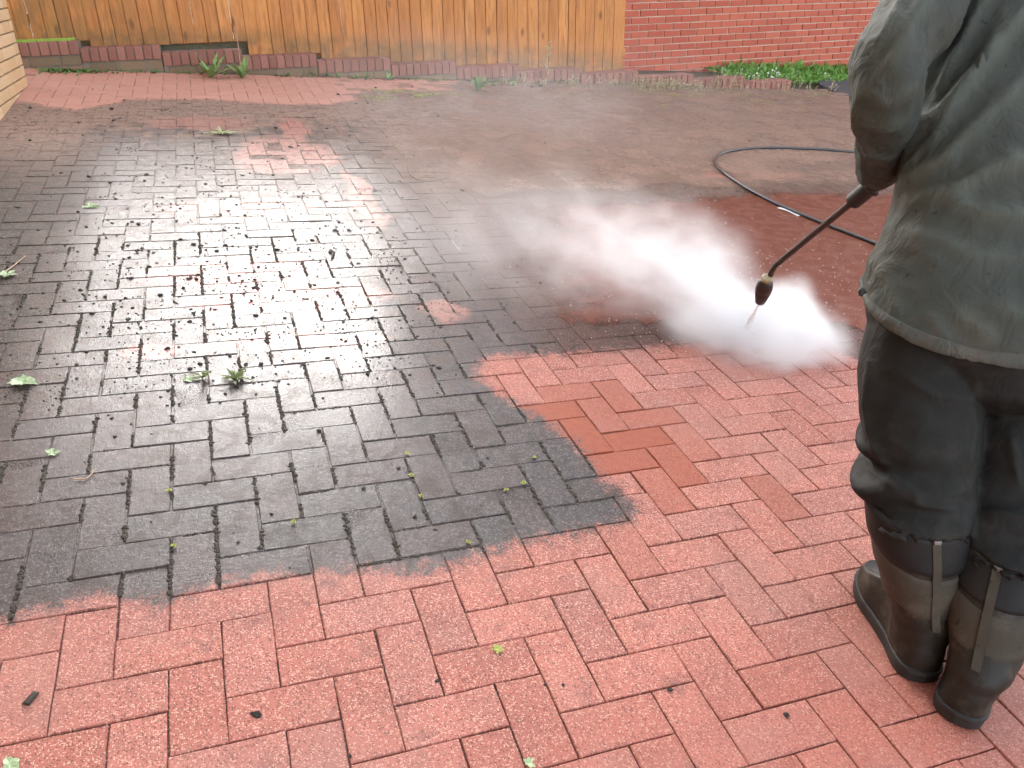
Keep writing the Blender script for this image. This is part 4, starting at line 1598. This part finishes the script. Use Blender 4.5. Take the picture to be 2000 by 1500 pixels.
def lump(base, seed, flat=0.55, rough=0.45, elong=1.0):
    v, f = base
    out = []
    for p in v:
        k = 1 + rough * (mnoise.noise(p * 1.6 + Vector((seed, seed * 1.7, 3))) + 0.5 * mnoise.noise(p * 4 + Vector((seed, 0, seed))))
        out.append(Vector((p.x * k * elong, p.y * k, max(p.z * k, -0.6) * flat)))
    return out, f


rng = random.Random(21)
small = [lump(ICO1, s * 3.3, rng.uniform(0.4, 0.8), 0.6) for s in range(10)]
mb = MB()


def put_small(mb, x, y, r, z=0.0, shapes=small):
    v, f = rng.choice(shapes)
    a = rng.uniform(0, 6.28)
    ca, sa = math.cos(a) * r, math.sin(a) * r
    mb.add([(x + p.x * ca - p.y * sa, y + p.x * sa + p.y * ca, z + (p.z + 0.25) * r) for p in v], f)


cnt = 0
clus = [(rng.gauss(0.38, 0.42), 1.2 + abs(rng.gauss(0, 1.0)) * 1.25) for _ in range(150)]
while cnt < 4000:                                            # blasted crumbs, thickest on the wet sheet
    q_ = rng.random()
    if q_ < 0.38:
        c0 = rng.choice(clus)
        x, y = rng.gauss(c0[0], 0.045), rng.gauss(c0[1], 0.03)
    elif q_ < 0.72:
        x, y = rng.gauss(0.38, 0.48), 1.15 + abs(rng.gauss(0, 1.0)) ** 0.9 * 1.35 + rng.gauss(0, 0.12)
    else:
        x, y = rng.uniform(-0.78, 6.4), rng.uniform(-0.4, 6.4)
    if x < -0.79 or y > 6.4 or y < -0.5 or (y < 1.4 and x > 1.2 and rng.random() < 0.93):
        continue
    if clean_d(x, y) > 0 and rng.random() < (0.55 if y < 2 else 0.2):
        continue
    r = min(0.008, 0.0011 * math.exp(rng.gauss(0.45, 0.6))) * (1 + 0.22 * max(0, y - 1)) * (0.75 if clean_d(x, y) > 0 and y < 2 else 1)
    put_small(mb, x, y, r)
    cnt += 1
cr = obj('moss_crumbs', mb.mesh('moss_crumbs'), M_MOSS)
tag(cr, 'dark crumbs of moss and soil strewn over the paving', 'debris', kind='stuff')

mb = MB()                                                    # ragged moss in the joints of the dirty blocks
for (cx, cy), v, f in blocks:
    if not (-0.8 < cx < 1.5 and 0.2 < cy < 2.6):
        continue
    horizb = max(p[0] for p in v) > 0.08
    for (ax, ay, bx, by, dens) in ((-1, -1, -1, 1, 1.0), (-1, -1, 1, -1, 0.45)):
        hx, hy = (0.1, 0.05) if horizb else (0.05, 0.1)
        ln = 2 * (hy if ax == bx else hx)
        if rng.random() > 0.85 * dens + 0.12:
            continue
        lo, hi = sorted((rng.random(), rng.random()))
        for q in range(int(ln / 0.0042)):
            u = (q + rng.random()) * 0.0042 / ln
            if not (lo - 0.15 < u < hi + 0.15):
                continue
            x, y = cx + lerp(ax, bx, u) * hx + rng.gauss(0, 0.0022), cy + lerp(ay, by, u) * hy + rng.gauss(0, 0.0022)
            if clean_d(x, y) < -0.005 and x > -0.78:
                put_small(mb, x, y, rng.uniform(0.0022, 0.0056) * (1.25 if ax == bx else 0.8), -0.0022)
tag(obj('joint_moss', mb.mesh('joint_moss'), M_JMOSS), 'dark moss filling the joints between the dirty blocks', 'moss', kind='stuff')

mb = MB()                                                    # pale scum flecks, also standing in for glints on wet debris
for _ in range(700):
    x, y = (rng.gauss(2.95, 0.3), rng.gauss(1.75, 0.3)) if rng.random() < 0.5 else (rng.uniform(1.5, 4.6), rng.uniform(1.3, 3.2))
    put_small(mb, x, y, 0.0012 + 0.0028 * rng.random() ** 2, 0.004)
tag(obj('scum_glint_flecks', mb.mesh('scum_glint_flecks'), M_FLECK), 'pale scum flecks and painted wet glints in the mud', 'debris', kind='stuff')

big = []
for s in range(9):
    v, f = lump(ICO2, 5.1 * s + 1, rng.uniform(0.35, 0.6), 0.55, rng.uniform(1.0, 1.7))
    big.append(mesh_of('moss_clump', v, f, False))
spots = [(1065, 1338, .009), (855, 1330, .008), (1100, 1338, .008), (1308, 1348, .010), (1536, 1397, .011), (500, 1396, .014), (683, 1478, .010), (648, 495, .020), (541, 488, .020), (525, 498, .014), (500, 617, .018), (556, 622, .013),
         (440, 480, .018), (345, 432, .015), (300, 420, .016), (250, 480, .015), (248, 440, .012), (430, 420, .016), (480, 560, .016), (520, 660, .014), (250, 625, .015), (275, 640, .012), (420, 690, .012), (260, 690, .010), (480, 712, .015), (640, 700, .014),
         (370, 545, .014), (205, 580, .013), (150, 640, .012), (700, 515, .014), (690, 590, .012), (745, 465, .016), (795, 410, .013), (610, 470, .018), (480, 460, .016), (350, 505, .013), (420, 605, .012), (575, 570, .013), (345, 655, .010), (620, 540, .014),
         (545, 745, .012), (500, 770, .010), (430, 787, .011), (350, 790, .011), (710, 955, .010), (530, 1005, .011), (810, 1010, .010), (850, 1035, .010), (400, 945, .009), (295, 1020, .009), (465, 1060, .009), (240, 945, .010), (1010, 520, .018), (905, 480, .016), (860, 640, .012), (1180, 515, .016)]
CLEAN_LABELS = ['moss lump just left of a near twin, below the yellow leaf scrap', 'moss lump on a joint below and left of the yellow leaf scrap', 'right one of two moss lumps lying close together on clean bricks',
                'moss lump on the clean bricks left of the boots', 'moss lump nearest to the boots at the lower right', 'largest moss lump on the clean bricks at lower left', 'moss lump at the bottom edge, left of centre'] + ['dark moss lump on the clean red bricks'] * 9
for q in range(46):
    spots.append((rng.gauss(430, 170), 330 + abs(rng.gauss(0, 180)), rng.uniform(.008, .016)))
for u, v_, r in spots:
    p = at_z(u, v_, 0)
    if p.x < -0.78 or p.y > 6.3:
        continue
    o = obj('moss_clump', big[rng.randrange(9)], M_MOSS, None, (p.x, p.y, r * 0.15))
    r *= rng.uniform(0.30, 0.52)
    o.scale = (r, r, r)
    o.rotation_euler = (0, 0, rng.uniform(0, 6.28))
    if clean_d(p.x, p.y) > 0.03 and p.y < 1.2:
        tag(o, CLEAN_LABELS.pop(0), 'moss clump', 'moss clumps on the clean red bricks')
    else:
        tag(o, 'dark clump of moss blasted loose onto the wet grimy paving', 'moss clump', 'moss clumps lying on the wet grimy paving')


def twig(pix_pts, r, label, mat, z=0.006, name='twig'):
    pts = catmull([at_z(u, v_, z) for u, v_ in pix_pts], 6)
    mb = MB()
    n = len(pts)
    mb.tube(pts, [r * (0.6 + 0.4 * math.sin(PI * (k + 0.5) / n)) for k in range(n)], 6)
    tag(obj(name, mb.mesh(name, True), mat), label, name.replace('_', ' '))


M_STALK = simple('pale_stalk', (0.42, 0.27, 0.19), 0.6, 0.2, 60, 0.1, 0.001)
M_BARK = simple('dark_twig_bark', (0.04, 0.03, 0.022), 0.8, 0.4, 120, 0.5, 0.001)
twig([(135, 933), (150, 936), (168, 934), (180, 924), (181, 917)], 0.0018, 'curled pinkish stalk near the left edge', M_STALK, 0.004, 'stalk')
twig([(796, 325), (800, 340), (815, 350), (838, 354), (858, 351), (875, 348)], 0.0022, 'thin curved dark twig on the far paving', M_BARK)
twig([(648, 505), (651, 494), (647, 488)], 0.006, 'short black twig among the moss clumps', M_BARK)
twig([(3, 535), (25, 520), (50, 500)], 0.003, 'pale straw on the brown left edge', M_STALK, 0.004, 'straw')
mb = MB()
mb.box((0, 0, 0.004), X, Y, Z, 0.014, 0.005, 0.003, 0.0015)
for p in mb.v:
    p.x += rng.uniform(-.004, .004); p.y += rng.uniform(-.002, .002)
o = obj('bark_chip', mb.mesh('bark_chip'), M_BARK, None, at_z(62, 1366))
o.rotation_euler = (0, 0, 1.0)
tag(o, 'grey-brown sliver of bark on the clean bricks at lower left', 'bark chip')

# ------------------------------------------------------------------ weeds, grass, flowers
def leaf_mat(name, lo, hi, rough=0.5):
    t = NT(name)
    c = t.coords()
    n = t.noise(c, 70, 3)
    t.pbr(Base_Color=t.mix(n, lo, hi), Roughness=rough, Subsurface_Weight=0.0, Normal=t.bump(n, 0.3, 0.002))
    return t.m


M_LEAF = leaf_mat('weed_leaf', (0.12, 0.23, 0.06), (0.28, 0.43, 0.16))
M_LEAF2 = leaf_mat('olive_weed_leaf', (0.07, 0.10, 0.025), (0.16, 0.20, 0.05))
M_PALE = leaf_mat('pale_torn_leaf', (0.22, 0.32, 0.14), (0.42, 0.52, 0.30))
M_GRASS = leaf_mat('grass_blade', (0.07, 0.17, 0.02), (0.17, 0.33, 0.05))
M_DRY = leaf_mat('dry_weed', (0.36, 0.31, 0.18), (0.60, 0.52, 0.32), 0.8)
M_SEDUM = leaf_mat('yellow_green_stonecrop', (0.26, 0.30, 0.06), (0.46, 0.48, 0.13), 0.7)
M_FLOWER = simple('white_petal', (0.80, 0.80, 0.76), 0.6, 0.08, 60, 0)


def leaf(mb, base, d, ln, wd, lift, droop, lobes=0, rng=rng):
    """curved leaf with a keel; lobes > 0 gives a dandelion edge"""
    side = Vector((-d.y, d.x, 0))
    n = 5 if not lobes else lobes * 2
    L, R, Mi = [], [], []
    for k in range(n + 1):
        u = k / n
        c = base + d * ln * u * math.cos(lift) + ZV * (ln * (math.sin(lift) * u - droop * u * u) + 0.002)
        w = wd * (math.sin(PI * min(1, u * 0.9 + 0.1)) ** 0.8) + 0.0006
        if lobes:
            w *= (0.55 if k % 2 else 1.15)
        Mi.append(c - ZV * w * 0.25)
        L.append(c + side * w + d * (w * 0.3 if lobes else 0))
        R.append(c - side * w + d * (w * 0.3 if lobes else 0))
    n1 = n + 1
    v = L + Mi + R
    f = []
    for k in range(n):
        f += [(k, k + 1, n1 + k + 1, n1 + k), (n1 + k, n1 + k + 1, 2 * n1 + k + 1, 2 * n1 + k)]
    mb.add(v, f)


def rosette(name, label, cat, p, n, ln, wd, lift, mat, lobes=0, spread=(0, 2 * PI), group=None):
    o = obj(name, None, None, None, p)
    for q in range(n):
        mb = MB()
        a = lerp(spread[0], spread[1], (q + rng.random() * 0.6) / n)
        l = ln * rng.uniform(0.6, 1.15)
        leaf(mb, Vector((0, 0, 0)), Vector((math.cos(a), math.sin(a), 0)), l, wd * rng.uniform(0.8, 1.2), lift * rng.uniform(0.5, 1.3), rng.uniform(0.15, 0.5), lobes)
        obj('leaf', mb.mesh('leaf'), mat, o)
    return tag(o, label, cat, group)


rosette('dandelion', 'broad-leaved dandelion against the coping, left of its twin', 'weed', at_z(412, 152), 13, 0.28, 0.022, 0.95, M_LEAF, 5)
d2 = rosette('dandelion', 'dandelion with a tall bare flower stalk against the wall', 'weed', at_z(473, 152), 11, 0.23, 0.020, 1.1, M_LEAF, 5)
mb = MB()
mb.tube([Vector((0, 0, 0)), Vector((-0.01, 0, 0.16)), Vector((-0.015, 0, 0.36)), Vector((0.0, 0, 0.47))], [0.004, 0.004, 0.0035, 0.003], 6)
obj('stalk', mb.mesh('stalk'), M_STALK, d2)
rosette('leafy_weed', 'upright green weed on the paving in front of the coping', 'weed', at_z(933, 178), 15, 0.20, 0.026, 1.2, M_LEAF, 3)
rosette('dandelion', 'ragged weed with one pale round leaf in the wet joints', 'weed', at_z(396, 738), 6, 0.062, 0.009, 0.8, M_LEAF2, 3)
rosette('grassy_weed', 'tuft of olive weed in the wet paving joint', 'weed', at_z(458, 742), 22, 0.06, 0.0045, 0.7, M_LEAF2, 0)
rosette('grass_tuft', 'pale green grass tuft in the far wet paving', 'grass tuft', at_z(434, 262), 16, 0.13, 0.006, 0.5, leaf_mat('pale_grass', (0.22, 0.27, 0.08), (0.40, 0.44, 0.17)), 0)
o = rosette('torn_leaf', 'single round pale green leaf beside the weed', 'leaf', at_z(367, 740, 0.002), 3, 0.026, 0.012, 0.25, M_PALE, 0)
o = rosette('torn_leaf', 'crumpled pale green leaf on the brown left edge', 'leaf', at_z(47, 748, 0.002), 12, 0.042, 0.012, 0.5, M_PALE, 2)
o = rosette('torn_leaf', 'small green leaf at the far left edge', 'leaf', at_z(14, 538, 0.002), 7, 0.045, 0.010, 0.5, M_PALE, 2)
o = rosette('torn_leaf', 'pale torn leaf on the grey wet paving', 'leaf', at_z(176, 402, 0.002), 9, 0.05, 0.014, 0.25, M_PALE, 2)
o = rosette('torn_leaf', 'tiny torn leaf below the crumpled one at left', 'leaf', at_z(104, 886, 0.002), 5, 0.025, 0.006, 0.4, M_PALE, 2)
o = rosette('torn_leaf', 'yellowish leaf scrap on the clean red bricks', 'leaf', at_z(972, 1268, 0.002), 9, 0.013, 0.0028, 0.4, M_SEDUM, 0)
o = rosette('torn_leaf', 'pale leaf at the bottom left corner', 'leaf', at_z(21, 1494, 0.002), 4, 0.022, 0.007, 0.3, M_PALE, 0)
o = rosette('torn_leaf', 'light leaf scrap at the bottom edge of the bricks', 'leaf', at_z(1033, 1492, 0.002), 6, 0.012, 0.003, 0.4, M_PALE, 0)
for k, (u, v_) in enumerate(((803, 930), (822, 971), (914, 1061), (573, 1022), (340, 1068), (795, 905 - 18), (988, 960), (1022, 985 - 40), (330, 960), (1043, 895))):
    p = at_z(u, v_)
    o = rosette('moss_tuft', 'tiny yellow-green moss tuft in a joint of the grey blocks', 'moss tuft', p, 9, 0.011, 0.0028, 0.8, M_SEDUM, 0, group='tiny moss tufts in the joints')
for k, (u, v_) in enumerate(((640, 148), (660, 150), (690, 152), (715, 154), (610, 146), (760, 154), (1055, 168), (1000, 166), (965, 165), (560, 148))):
    rosette('wall_weed', 'small green seedling rooted along the foot of the coping', 'weed', at_z(u, v_ + 2), 8, rng.uniform(0.05, 0.09), 0.010, 0.9, M_LEAF if k % 3 else M_LEAF2, 0, group='seedlings along the wall foot')

# tall sparse plant in front of the coping
o = obj('tall_weed', None, None, None, at_z(1066, 166))
tag(o, 'tall spindly yellowing weed standing in front of the fence', 'weed')
mb = MB()
main = [Vector((0, 0, 0)), Vector((0.01, 0, 0.12)), Vector((-0.01, 0, 0.24)), Vector((0.02, 0, 0.36))]
mb.tube(main, [0.004, 0.0035, 0.003, 0.002], 6)
for q in range(9):
    b = Vector((rng.uniform(-.01, .01), 0, rng.uniform(0.1, 0.33)))
    a = rng.uniform(0, 6.28)
    mb.tube([b, b + Vector((math.cos(a) * 0.05, math.sin(a) * 0.05, 0.04))], [0.002, 0.0012], 5)
obj('stem', mb.mesh('stem'), M_DRY, o)
for q in range(34):
    mb = MB()
    a = rng.uniform(0, 6.28)
    leaf(mb, Vector((0, 0, 0)), Vector((math.cos(a), math.sin(a), 0)), rng.uniform(.018, .04), 0.005, 0.6, 0.3)
    z = rng.uniform(0.1, 0.38)
    obj('leaf', mb.mesh('leaf'), M_SEDUM if q % 3 else M_DRY, o, (math.cos(a) * 0.045 * rng.random() * 1.3, math.sin(a) * 0.04 * rng.random(), z))

# ground cover that nobody could count
mb = MB()
mbd = MB()
mby = MB()
mbw = MB()
# stonecrop spreading out from the wall foot
for _ in range(70):
    u, v_ = (rng.uniform(690, 900), rng.gauss(186, 6)) if rng.random() < 0.25 else (rng.uniform(1060, 1680), 168 + rng.random() * 16 + rng.random() ** 2 * 32)
    c0 = at_z(u, v_)
    if c0.x > 6.7 or c0.y > 6.4:
        continue
    for q in range(rng.randrange(8, 26)):
        p = c0 + Vector((rng.gauss(0, 0.045), rng.gauss(0, 0.03), 0))
        a = rng.uniform(0, 6.28)
        leaf(mby, p, Vector((math.cos(a), math.sin(a), 0)), rng.uniform(.012, .026), 0.006, 0.5, 0.3)
tag(obj('stonecrop', mby.mesh('stonecrop'), M_SEDUM), 'yellow-green stonecrop patches on the paving below the wall', 'ground cover', kind='stuff')
# dry flowering weeds along the foot of the wall at right
for _ in range(300):
    if rng.random() < 0.4:
        x, y = rng.gauss(4.75, 0.35), 6.44 - abs(rng.gauss(0, 0.10))
    else:
        x, y = rng.uniform(3.0, 6.9), 6.47 - abs(rng.gauss(0, 0.07))
    if x > 5.4:
        y -= 0.1 * rng.random()
    if x > 5.6:
        y += rng.uniform(0, 0.45)
    p = Vector((x, y, -0.01))
    hgt_ = rng.uniform(0.03, 0.12) * (1.5 if 5.2 < x < 5.9 else 1)
    tip = p + Vector((rng.gauss(0, 0.035), rng.gauss(0, 0.02), hgt_))
    mbd.tube([p, lerp(p, tip, 0.5) + Vector((0, 0, 0.01)), tip], [0.0022, 0.0018, 0.001], 4)
    for q in range(5):
        a = rng.uniform(0, 6.28)
        leaf(mbd, lerp(p, tip, rng.uniform(0.4, 1)), Vector((math.cos(a), math.sin(a), 0)), rng.uniform(.012, .030), 0.005, 0.5, 0.2)
tag(obj('dry_weeds', mbd.mesh('dry_weeds'), M_DRY), 'straw-coloured dry weeds along the foot of the wall', 'ground cover', kind='stuff')
# creeping green along the wall foot at left and moss on the first coping
mbl = MB()
for _ in range(420):
    if rng.random() < 0.6:
        p = Vector((-0.62 + rng.gauss(0, 0.17), 6.42 + rng.gauss(0, 0.05), 0.0))
    else:
        p = Vector((rng.uniform(-0.8, 3.2), 6.475 - abs(rng.gauss(0, 0.02)), 0.0))
    if p.x < -0.8 or p.y > 6.49:
        continue
    a = rng.uniform(0, 6.28)
    leaf(mbl, p, Vector((math.cos(a), math.sin(a), 0)), rng.uniform(.02, .05), 0.010, 0.7, 0.3)
tag(obj('creeping_weeds', mbl.mesh('creeping_weeds'), leaf_mat('creeper_leaf', (0.05, 0.12, 0.025), (0.14, 0.24, 0.06))), 'low green creeping weeds at the foot of the wall', 'ground cover', kind='stuff')
mbm = MB()
for _ in range(1500):
    s_, t_ = rng.uniform(-1.1, -0.52), rng.uniform(0.06, 0.2)
    p = WO + WA * s_ + WN * t_ + UP * (cope_top(0) + 0.001 + 0.010 * math.sin(PI * (t_ - 0.06) / 0.14))
    v, f = small[rng.randrange(10)]
    r = rng.uniform(0.004, 0.010)
    mbm.add([p + q * r for q in v], f)
tag(obj('moss_strip', mbm.mesh('moss_strip'), leaf_mat('bright_moss', (0.16, 0.30, 0.03), (0.32, 0.48, 0.08), 0.9)), 'bright green moss along the top of the first coping step', 'moss', kind='stuff')
# grass verge by the house with white flowers
def verge_y(x):
    return lerp(7.02, 7.45, sstep(6.2, 9.5, x))
for _ in range(5200):
    x = rng.uniform(5.9, 9.6)
    y = verge_y(x) + rng.random() * (7.86 + 0.088 * (x - 5.1) - verge_y(x)) - 0.02
    if x < 6.9 and y < 6.55 + (6.9 - x) * 0.5:
        continue
    p = Vector((x, y, -0.03))
    h = rng.uniform(0.03, 0.09) * (1.9 if y > 7.55 and rng.random() < 0.3 else 1) * sstep(5.8, 6.6, x)
    if h < 0.02:
        continue
    dv = Vector((rng.gauss(0, 0.3), rng.gauss(0, 0.3), 1)).normalized()
    sd_ = Vector((rng.uniform(-1, 1), rng.uniform(-1, 1), 0)).normalized() * 0.004
    mb.add([p - sd_, p + sd_, p + dv * h * 0.6 + sd_ * 0.7 + Vector((rng.gauss(0, .01), 0, 0)), p + dv * h + Vector((rng.gauss(0, .03), rng.gauss(0, .02), -0.01))], [(0, 1, 2), (0, 2, 3)])
tag(obj('grass', mb.mesh('grass'), M_GRASS), 'strip of bright green grass below the red brick house', 'grass', kind='stuff')
for _ in range(34):
    x = rng.gauss(6.35, 0.25) if rng.random() < 0.65 else rng.uniform(6.9, 9.3)
    y = min(verge_y(x) + abs(rng.gauss(0.12, 0.2)), 7.8)
    c0 = Vector((x, y, rng.uniform(0.02, 0.08)))
    v, f = small[rng.randrange(10)]
    r = rng.uniform(0.006, 0.013)
    mbw.add([c0 + q * r for q in v], f)
    mbw.tube([c0, Vector((x + rng.gauss(0, .01), y, -0.03))], 0.0012, 3, False)
tag(obj('white_flowers', mbw.mesh('white_flowers'), M_FLOWER), 'small white flowers in the grass verge', 'flowers', kind='stuff')

# ------------------------------------------------------------------ spray mist: a real volume of droplets drifting from the nozzle
class GN(NT):
    """the same node helpers inside a geometry node tree"""
    def __init__(self, name):
        self.t = bpy.data.node_groups.new(name, 'GeometryNodeTree')
        self.t.interface.new_socket('Geometry', in_out='OUTPUT', socket_type='NodeSocketGeometry')
        self.out = self.t.nodes.new('NodeGroupOutput')
        self.dim = '3D'


def mist(name, lo, hi, puffs, label, nscale, voxel, nz_amt, thr):
    """droplet density on a voxel grid: soft puffs broken up by turbulence"""
    t = GN(name)
    co = t.new('GeometryNodeInputPosition').outputs[0]
    dt_ = t.new('ShaderNodeVectorMath', operation='DOT_PRODUCT')
    t.put(dt_.inputs[0], co)
    dr_ = Vector((-0.72, 0.66, 0.22)).normalized()             # the way the mist drifts: wisps are drawn out along it
    dt_.inputs[1].default_value = dr_
    sc_ = t.new('ShaderNodeVectorMath', operation='SCALE')
    sc_.inputs[0].default_value = dr_
    t.put(sc_.inputs['Scale'], t.mul(dt_.outputs['Value'], 0.42))
    sb_ = t.new('ShaderNodeVectorMath', operation='SUBTRACT')
    t.put(sb_.inputs[0], co)
    t.put(sb_.inputs[1], sc_.outputs[0])
    wob = t.new('ShaderNodeVectorMath', operation='MULTIPLY_ADD')
    nn = t.noise(co, nscale * 0.6, 2, 0.5, col=True)
    t.put(wob.inputs[0], nn)
    wob.inputs[1].default_value = (nz_amt,) * 3
    t.put(wob.inputs[2], co)
    tot = None
    for c_, r_, dn in puffs:
        mp = t.new('ShaderNodeVectorMath', operation='SUBTRACT')
        t.put(mp.inputs[0], wob.outputs[0])
        mp.inputs[1].default_value = tuple(Vector(c_) + Vector((nz_amt * 0.5,) * 3))
        sc = t.new('ShaderNodeVectorMath', operation='DIVIDE')
        t.put(sc.inputs[0], mp.outputs[0])
        sc.inputs[1].default_value = r_ if hasattr(r_, '__len__') else (r_, r_, r_)
        ln = t.new('ShaderNodeVectorMath', operation='LENGTH')
        t.put(ln.inputs[0], sc.outputs[0])
        g = t.mul(t.step(1.0, 0.0, ln.outputs['Value']), dn)
        tot = g if tot is None else t.add(tot, g)
    nz_ = t.noise(sb_.outputs[0], nscale, 6, 0.62, 0.9)
    dens = t.mul(tot, t.step(thr[0], thr[1], nz_))
    vc = t.new('GeometryNodeVolumeCube')
    t.put(vc.inputs['Density'], dens)
    vc.inputs['Min'].default_value = lo
    vc.inputs['Max'].default_value = hi
    for k, ax in enumerate('XYZ'):
        vc.inputs['Resolution ' + ax].default_value = max(4, int((hi[k] - lo[k]) / voxel))
    m = NT(name + '_volume')
    pv = m.new('ShaderNodeVolumePrincipled')
    pv.inputs['Color'].default_value = (0.997, 0.997, 0.998, 1)
    pv.inputs['Anisotropy'].default_value = 0.3
    pv.inputs['Density'].default_value = 1.0
    m.t.links.new(pv.outputs[0], m.out.inputs['Volume'])
    sm = t.new('GeometryNodeSetMaterial')
    sm.inputs['Material'].default_value = m.m
    t.t.links.new(vc.outputs[0], sm.inputs[0])
    t.t.links.new(sm.outputs[0], t.out.inputs[0])
    mb = MB()
    a, b = Vector(lo), Vector(hi)
    h = (b - a) / 2
    mb.box((a + b) / 2, X, Y, Z, h.x, h.y, h.z)
    o = obj(name, mb.mesh(name), m.m)
    md = o.modifiers.new('droplets', 'NODES')
    md.node_group = t.t
    tag(o, label, 'mist', kind='stuff')
    return o


def pf(u, v_, z, r, dn, flat=0.6):
    return (tuple(at_z(u, v_, z)), (r, r, max(0.06, r * flat)), dn)


core = [pf(1465, 668, 0.02, 0.26, 22, 0.40), pf(1545, 648, 0.05, 0.23, 22, 0.6), pf(1535, 600, 0.08, 0.15, 8, 0.8), pf(1400, 610, 0.08, 0.27, 10, 0.6), pf(1410, 555, 0.14, 0.20, 5.5, 0.8),
        pf(1300, 555, 0.12, 0.30, 6, 0.6), pf(1310, 500, 0.20, 0.30, 4.2, 0.9), pf(1400, 500, 0.22, 0.20, 3.0, 0.9), pf(1200, 540, 0.12, 0.30, 2.4, 0.6), pf(1210, 470, 0.22, 0.34, 1.5, 0.7), pf(1090, 500, 0.18, 0.36, 1.05, 0.6), pf(1120, 430, 0.28, 0.36, 0.7, 0.7), pf(960, 470, 0.22, 0.36, 0.45, 0.6)]
core += [pf(1000, 430, 0.25, 0.55, 0.38, 0.6), pf(880, 430, 0.25, 0.55, 0.28, 0.55), pf(760, 400, 0.25, 0.55, 0.22, 0.55), pf(1150, 470, 0.2, 0.5, 0.6, 0.6), pf(1000, 560, 0.12, 0.4, 0.35, 0.5)]
jet0, jet1 = NZ1 + nd * 0.02, at_z(1452, 648, 0.0)
core = [(a, (b[0] * 1.1, b[1] * 1.1, b[2] * 1.1), d * (2.6 if d > 9 else 1.5)) for a, b, d in core]
t = NT('jet_water')
c = t.coords()
nj = t.noise(t.scale(c, (1, 1, 1)), 120, 3, 0.7)
p = t.pbr(Base_Color=(0.93, 0.94, 0.95), Roughness=0.5)
tr = t.new('ShaderNodeBsdfTransparent')
mx_ = t.new('ShaderNodeMixShader')
t.put(mx_.inputs[0], t.mul(t.step(0.35, 0.65, nj), 0.75))
t.t.links.new(tr.outputs[0], mx_.inputs[1])
t.t.links.new(p.outputs[0], mx_.inputs[2])
t.t.links.new(mx_.outputs[0], t.out.inputs['Surface'])
mb = MB()
m = 14
jr = random.Random(4)
mb.tube([lerp(NZ1 + nd * 0.018, jet1, k / m) for k in range(m + 1)], [0.0028 + 0.020 * (k / m) ** 1.3 * jr.uniform(0.85, 1.15) for k in range(m + 1)], 10, False)
tag(obj('water_jet', mb.mesh('water_jet', True), t.m), 'thin white water jet between the nozzle and the bricks', 'water jet')
mb = MB()
for _ in range(900):
    a = jr.uniform(0, 6.28)
    r = abs(jr.gauss(0, 0.22))
    x, y = jet1.x + math.cos(a) * r * 1.2 - 0.25 * abs(jr.gauss(0, 0.5)), jet1.y + math.sin(a) * r
    z = 0.01 + abs(jr.gauss(0, 0.10)) * math.exp(-r * 1.2)
    v, f = small[jr.randrange(10)]
    q = jr.uniform(0.0006, 0.0019)
    mb.add([(x + p.x * q, y + p.y * q, z + p.z * q * 1.6) for p in v], f)
tag(obj('spray_droplets', mb.mesh('spray_droplets'), simple('water_droplet', (0.85, 0.87, 0.9), 0.15, 0.05, 20, 0)), 'fine droplets thrown up round the point of impact', 'water', kind='stuff')
mist('spray_mist', (0.15, 0.70, 0.012), (3.0, 3.30, 0.74), core, 'dense white cloud of spray where the jet hits the bricks', 7.2, 0.017, 0.20, (0.28, 0.70))
haze = [pf(1000, 360, 0.30, 0.8, 0.8, 0.55), pf(820, 350, 0.30, 0.8, 0.6, 0.5), pf(640, 320, 0.35, 0.9, 0.30, 0.5), pf(900, 280, 0.40, 1.3, 0.22, 0.4), pf(1150, 330, 0.35, 1.1, 0.26, 0.4), pf(1250, 240, 0.35, 1.5, 0.14, 0.35), pf(480, 300, 0.3, 0.8, 0.18, 0.5), pf(900, 190, 0.35, 1.3, 0.14, 0.4)]
haze = [(a, b, d * 2.3) for a, b, d in haze]
mist('drifting_mist', (-0.70, 3.305, 0.012), (6.2, 6.35, 0.95), haze, 'thin veil of mist drifting over the far paving', 3.4, 0.045, 0.3, (0.32, 0.74))

# ------------------------------------------------------------------ level the whole place: gravity is -z
for o in list(SC.objects):
    if o.parent is None and o.type not in {'CAMERA', 'LIGHT'}:
        o.matrix_basis = TILT @ o.matrix_basis
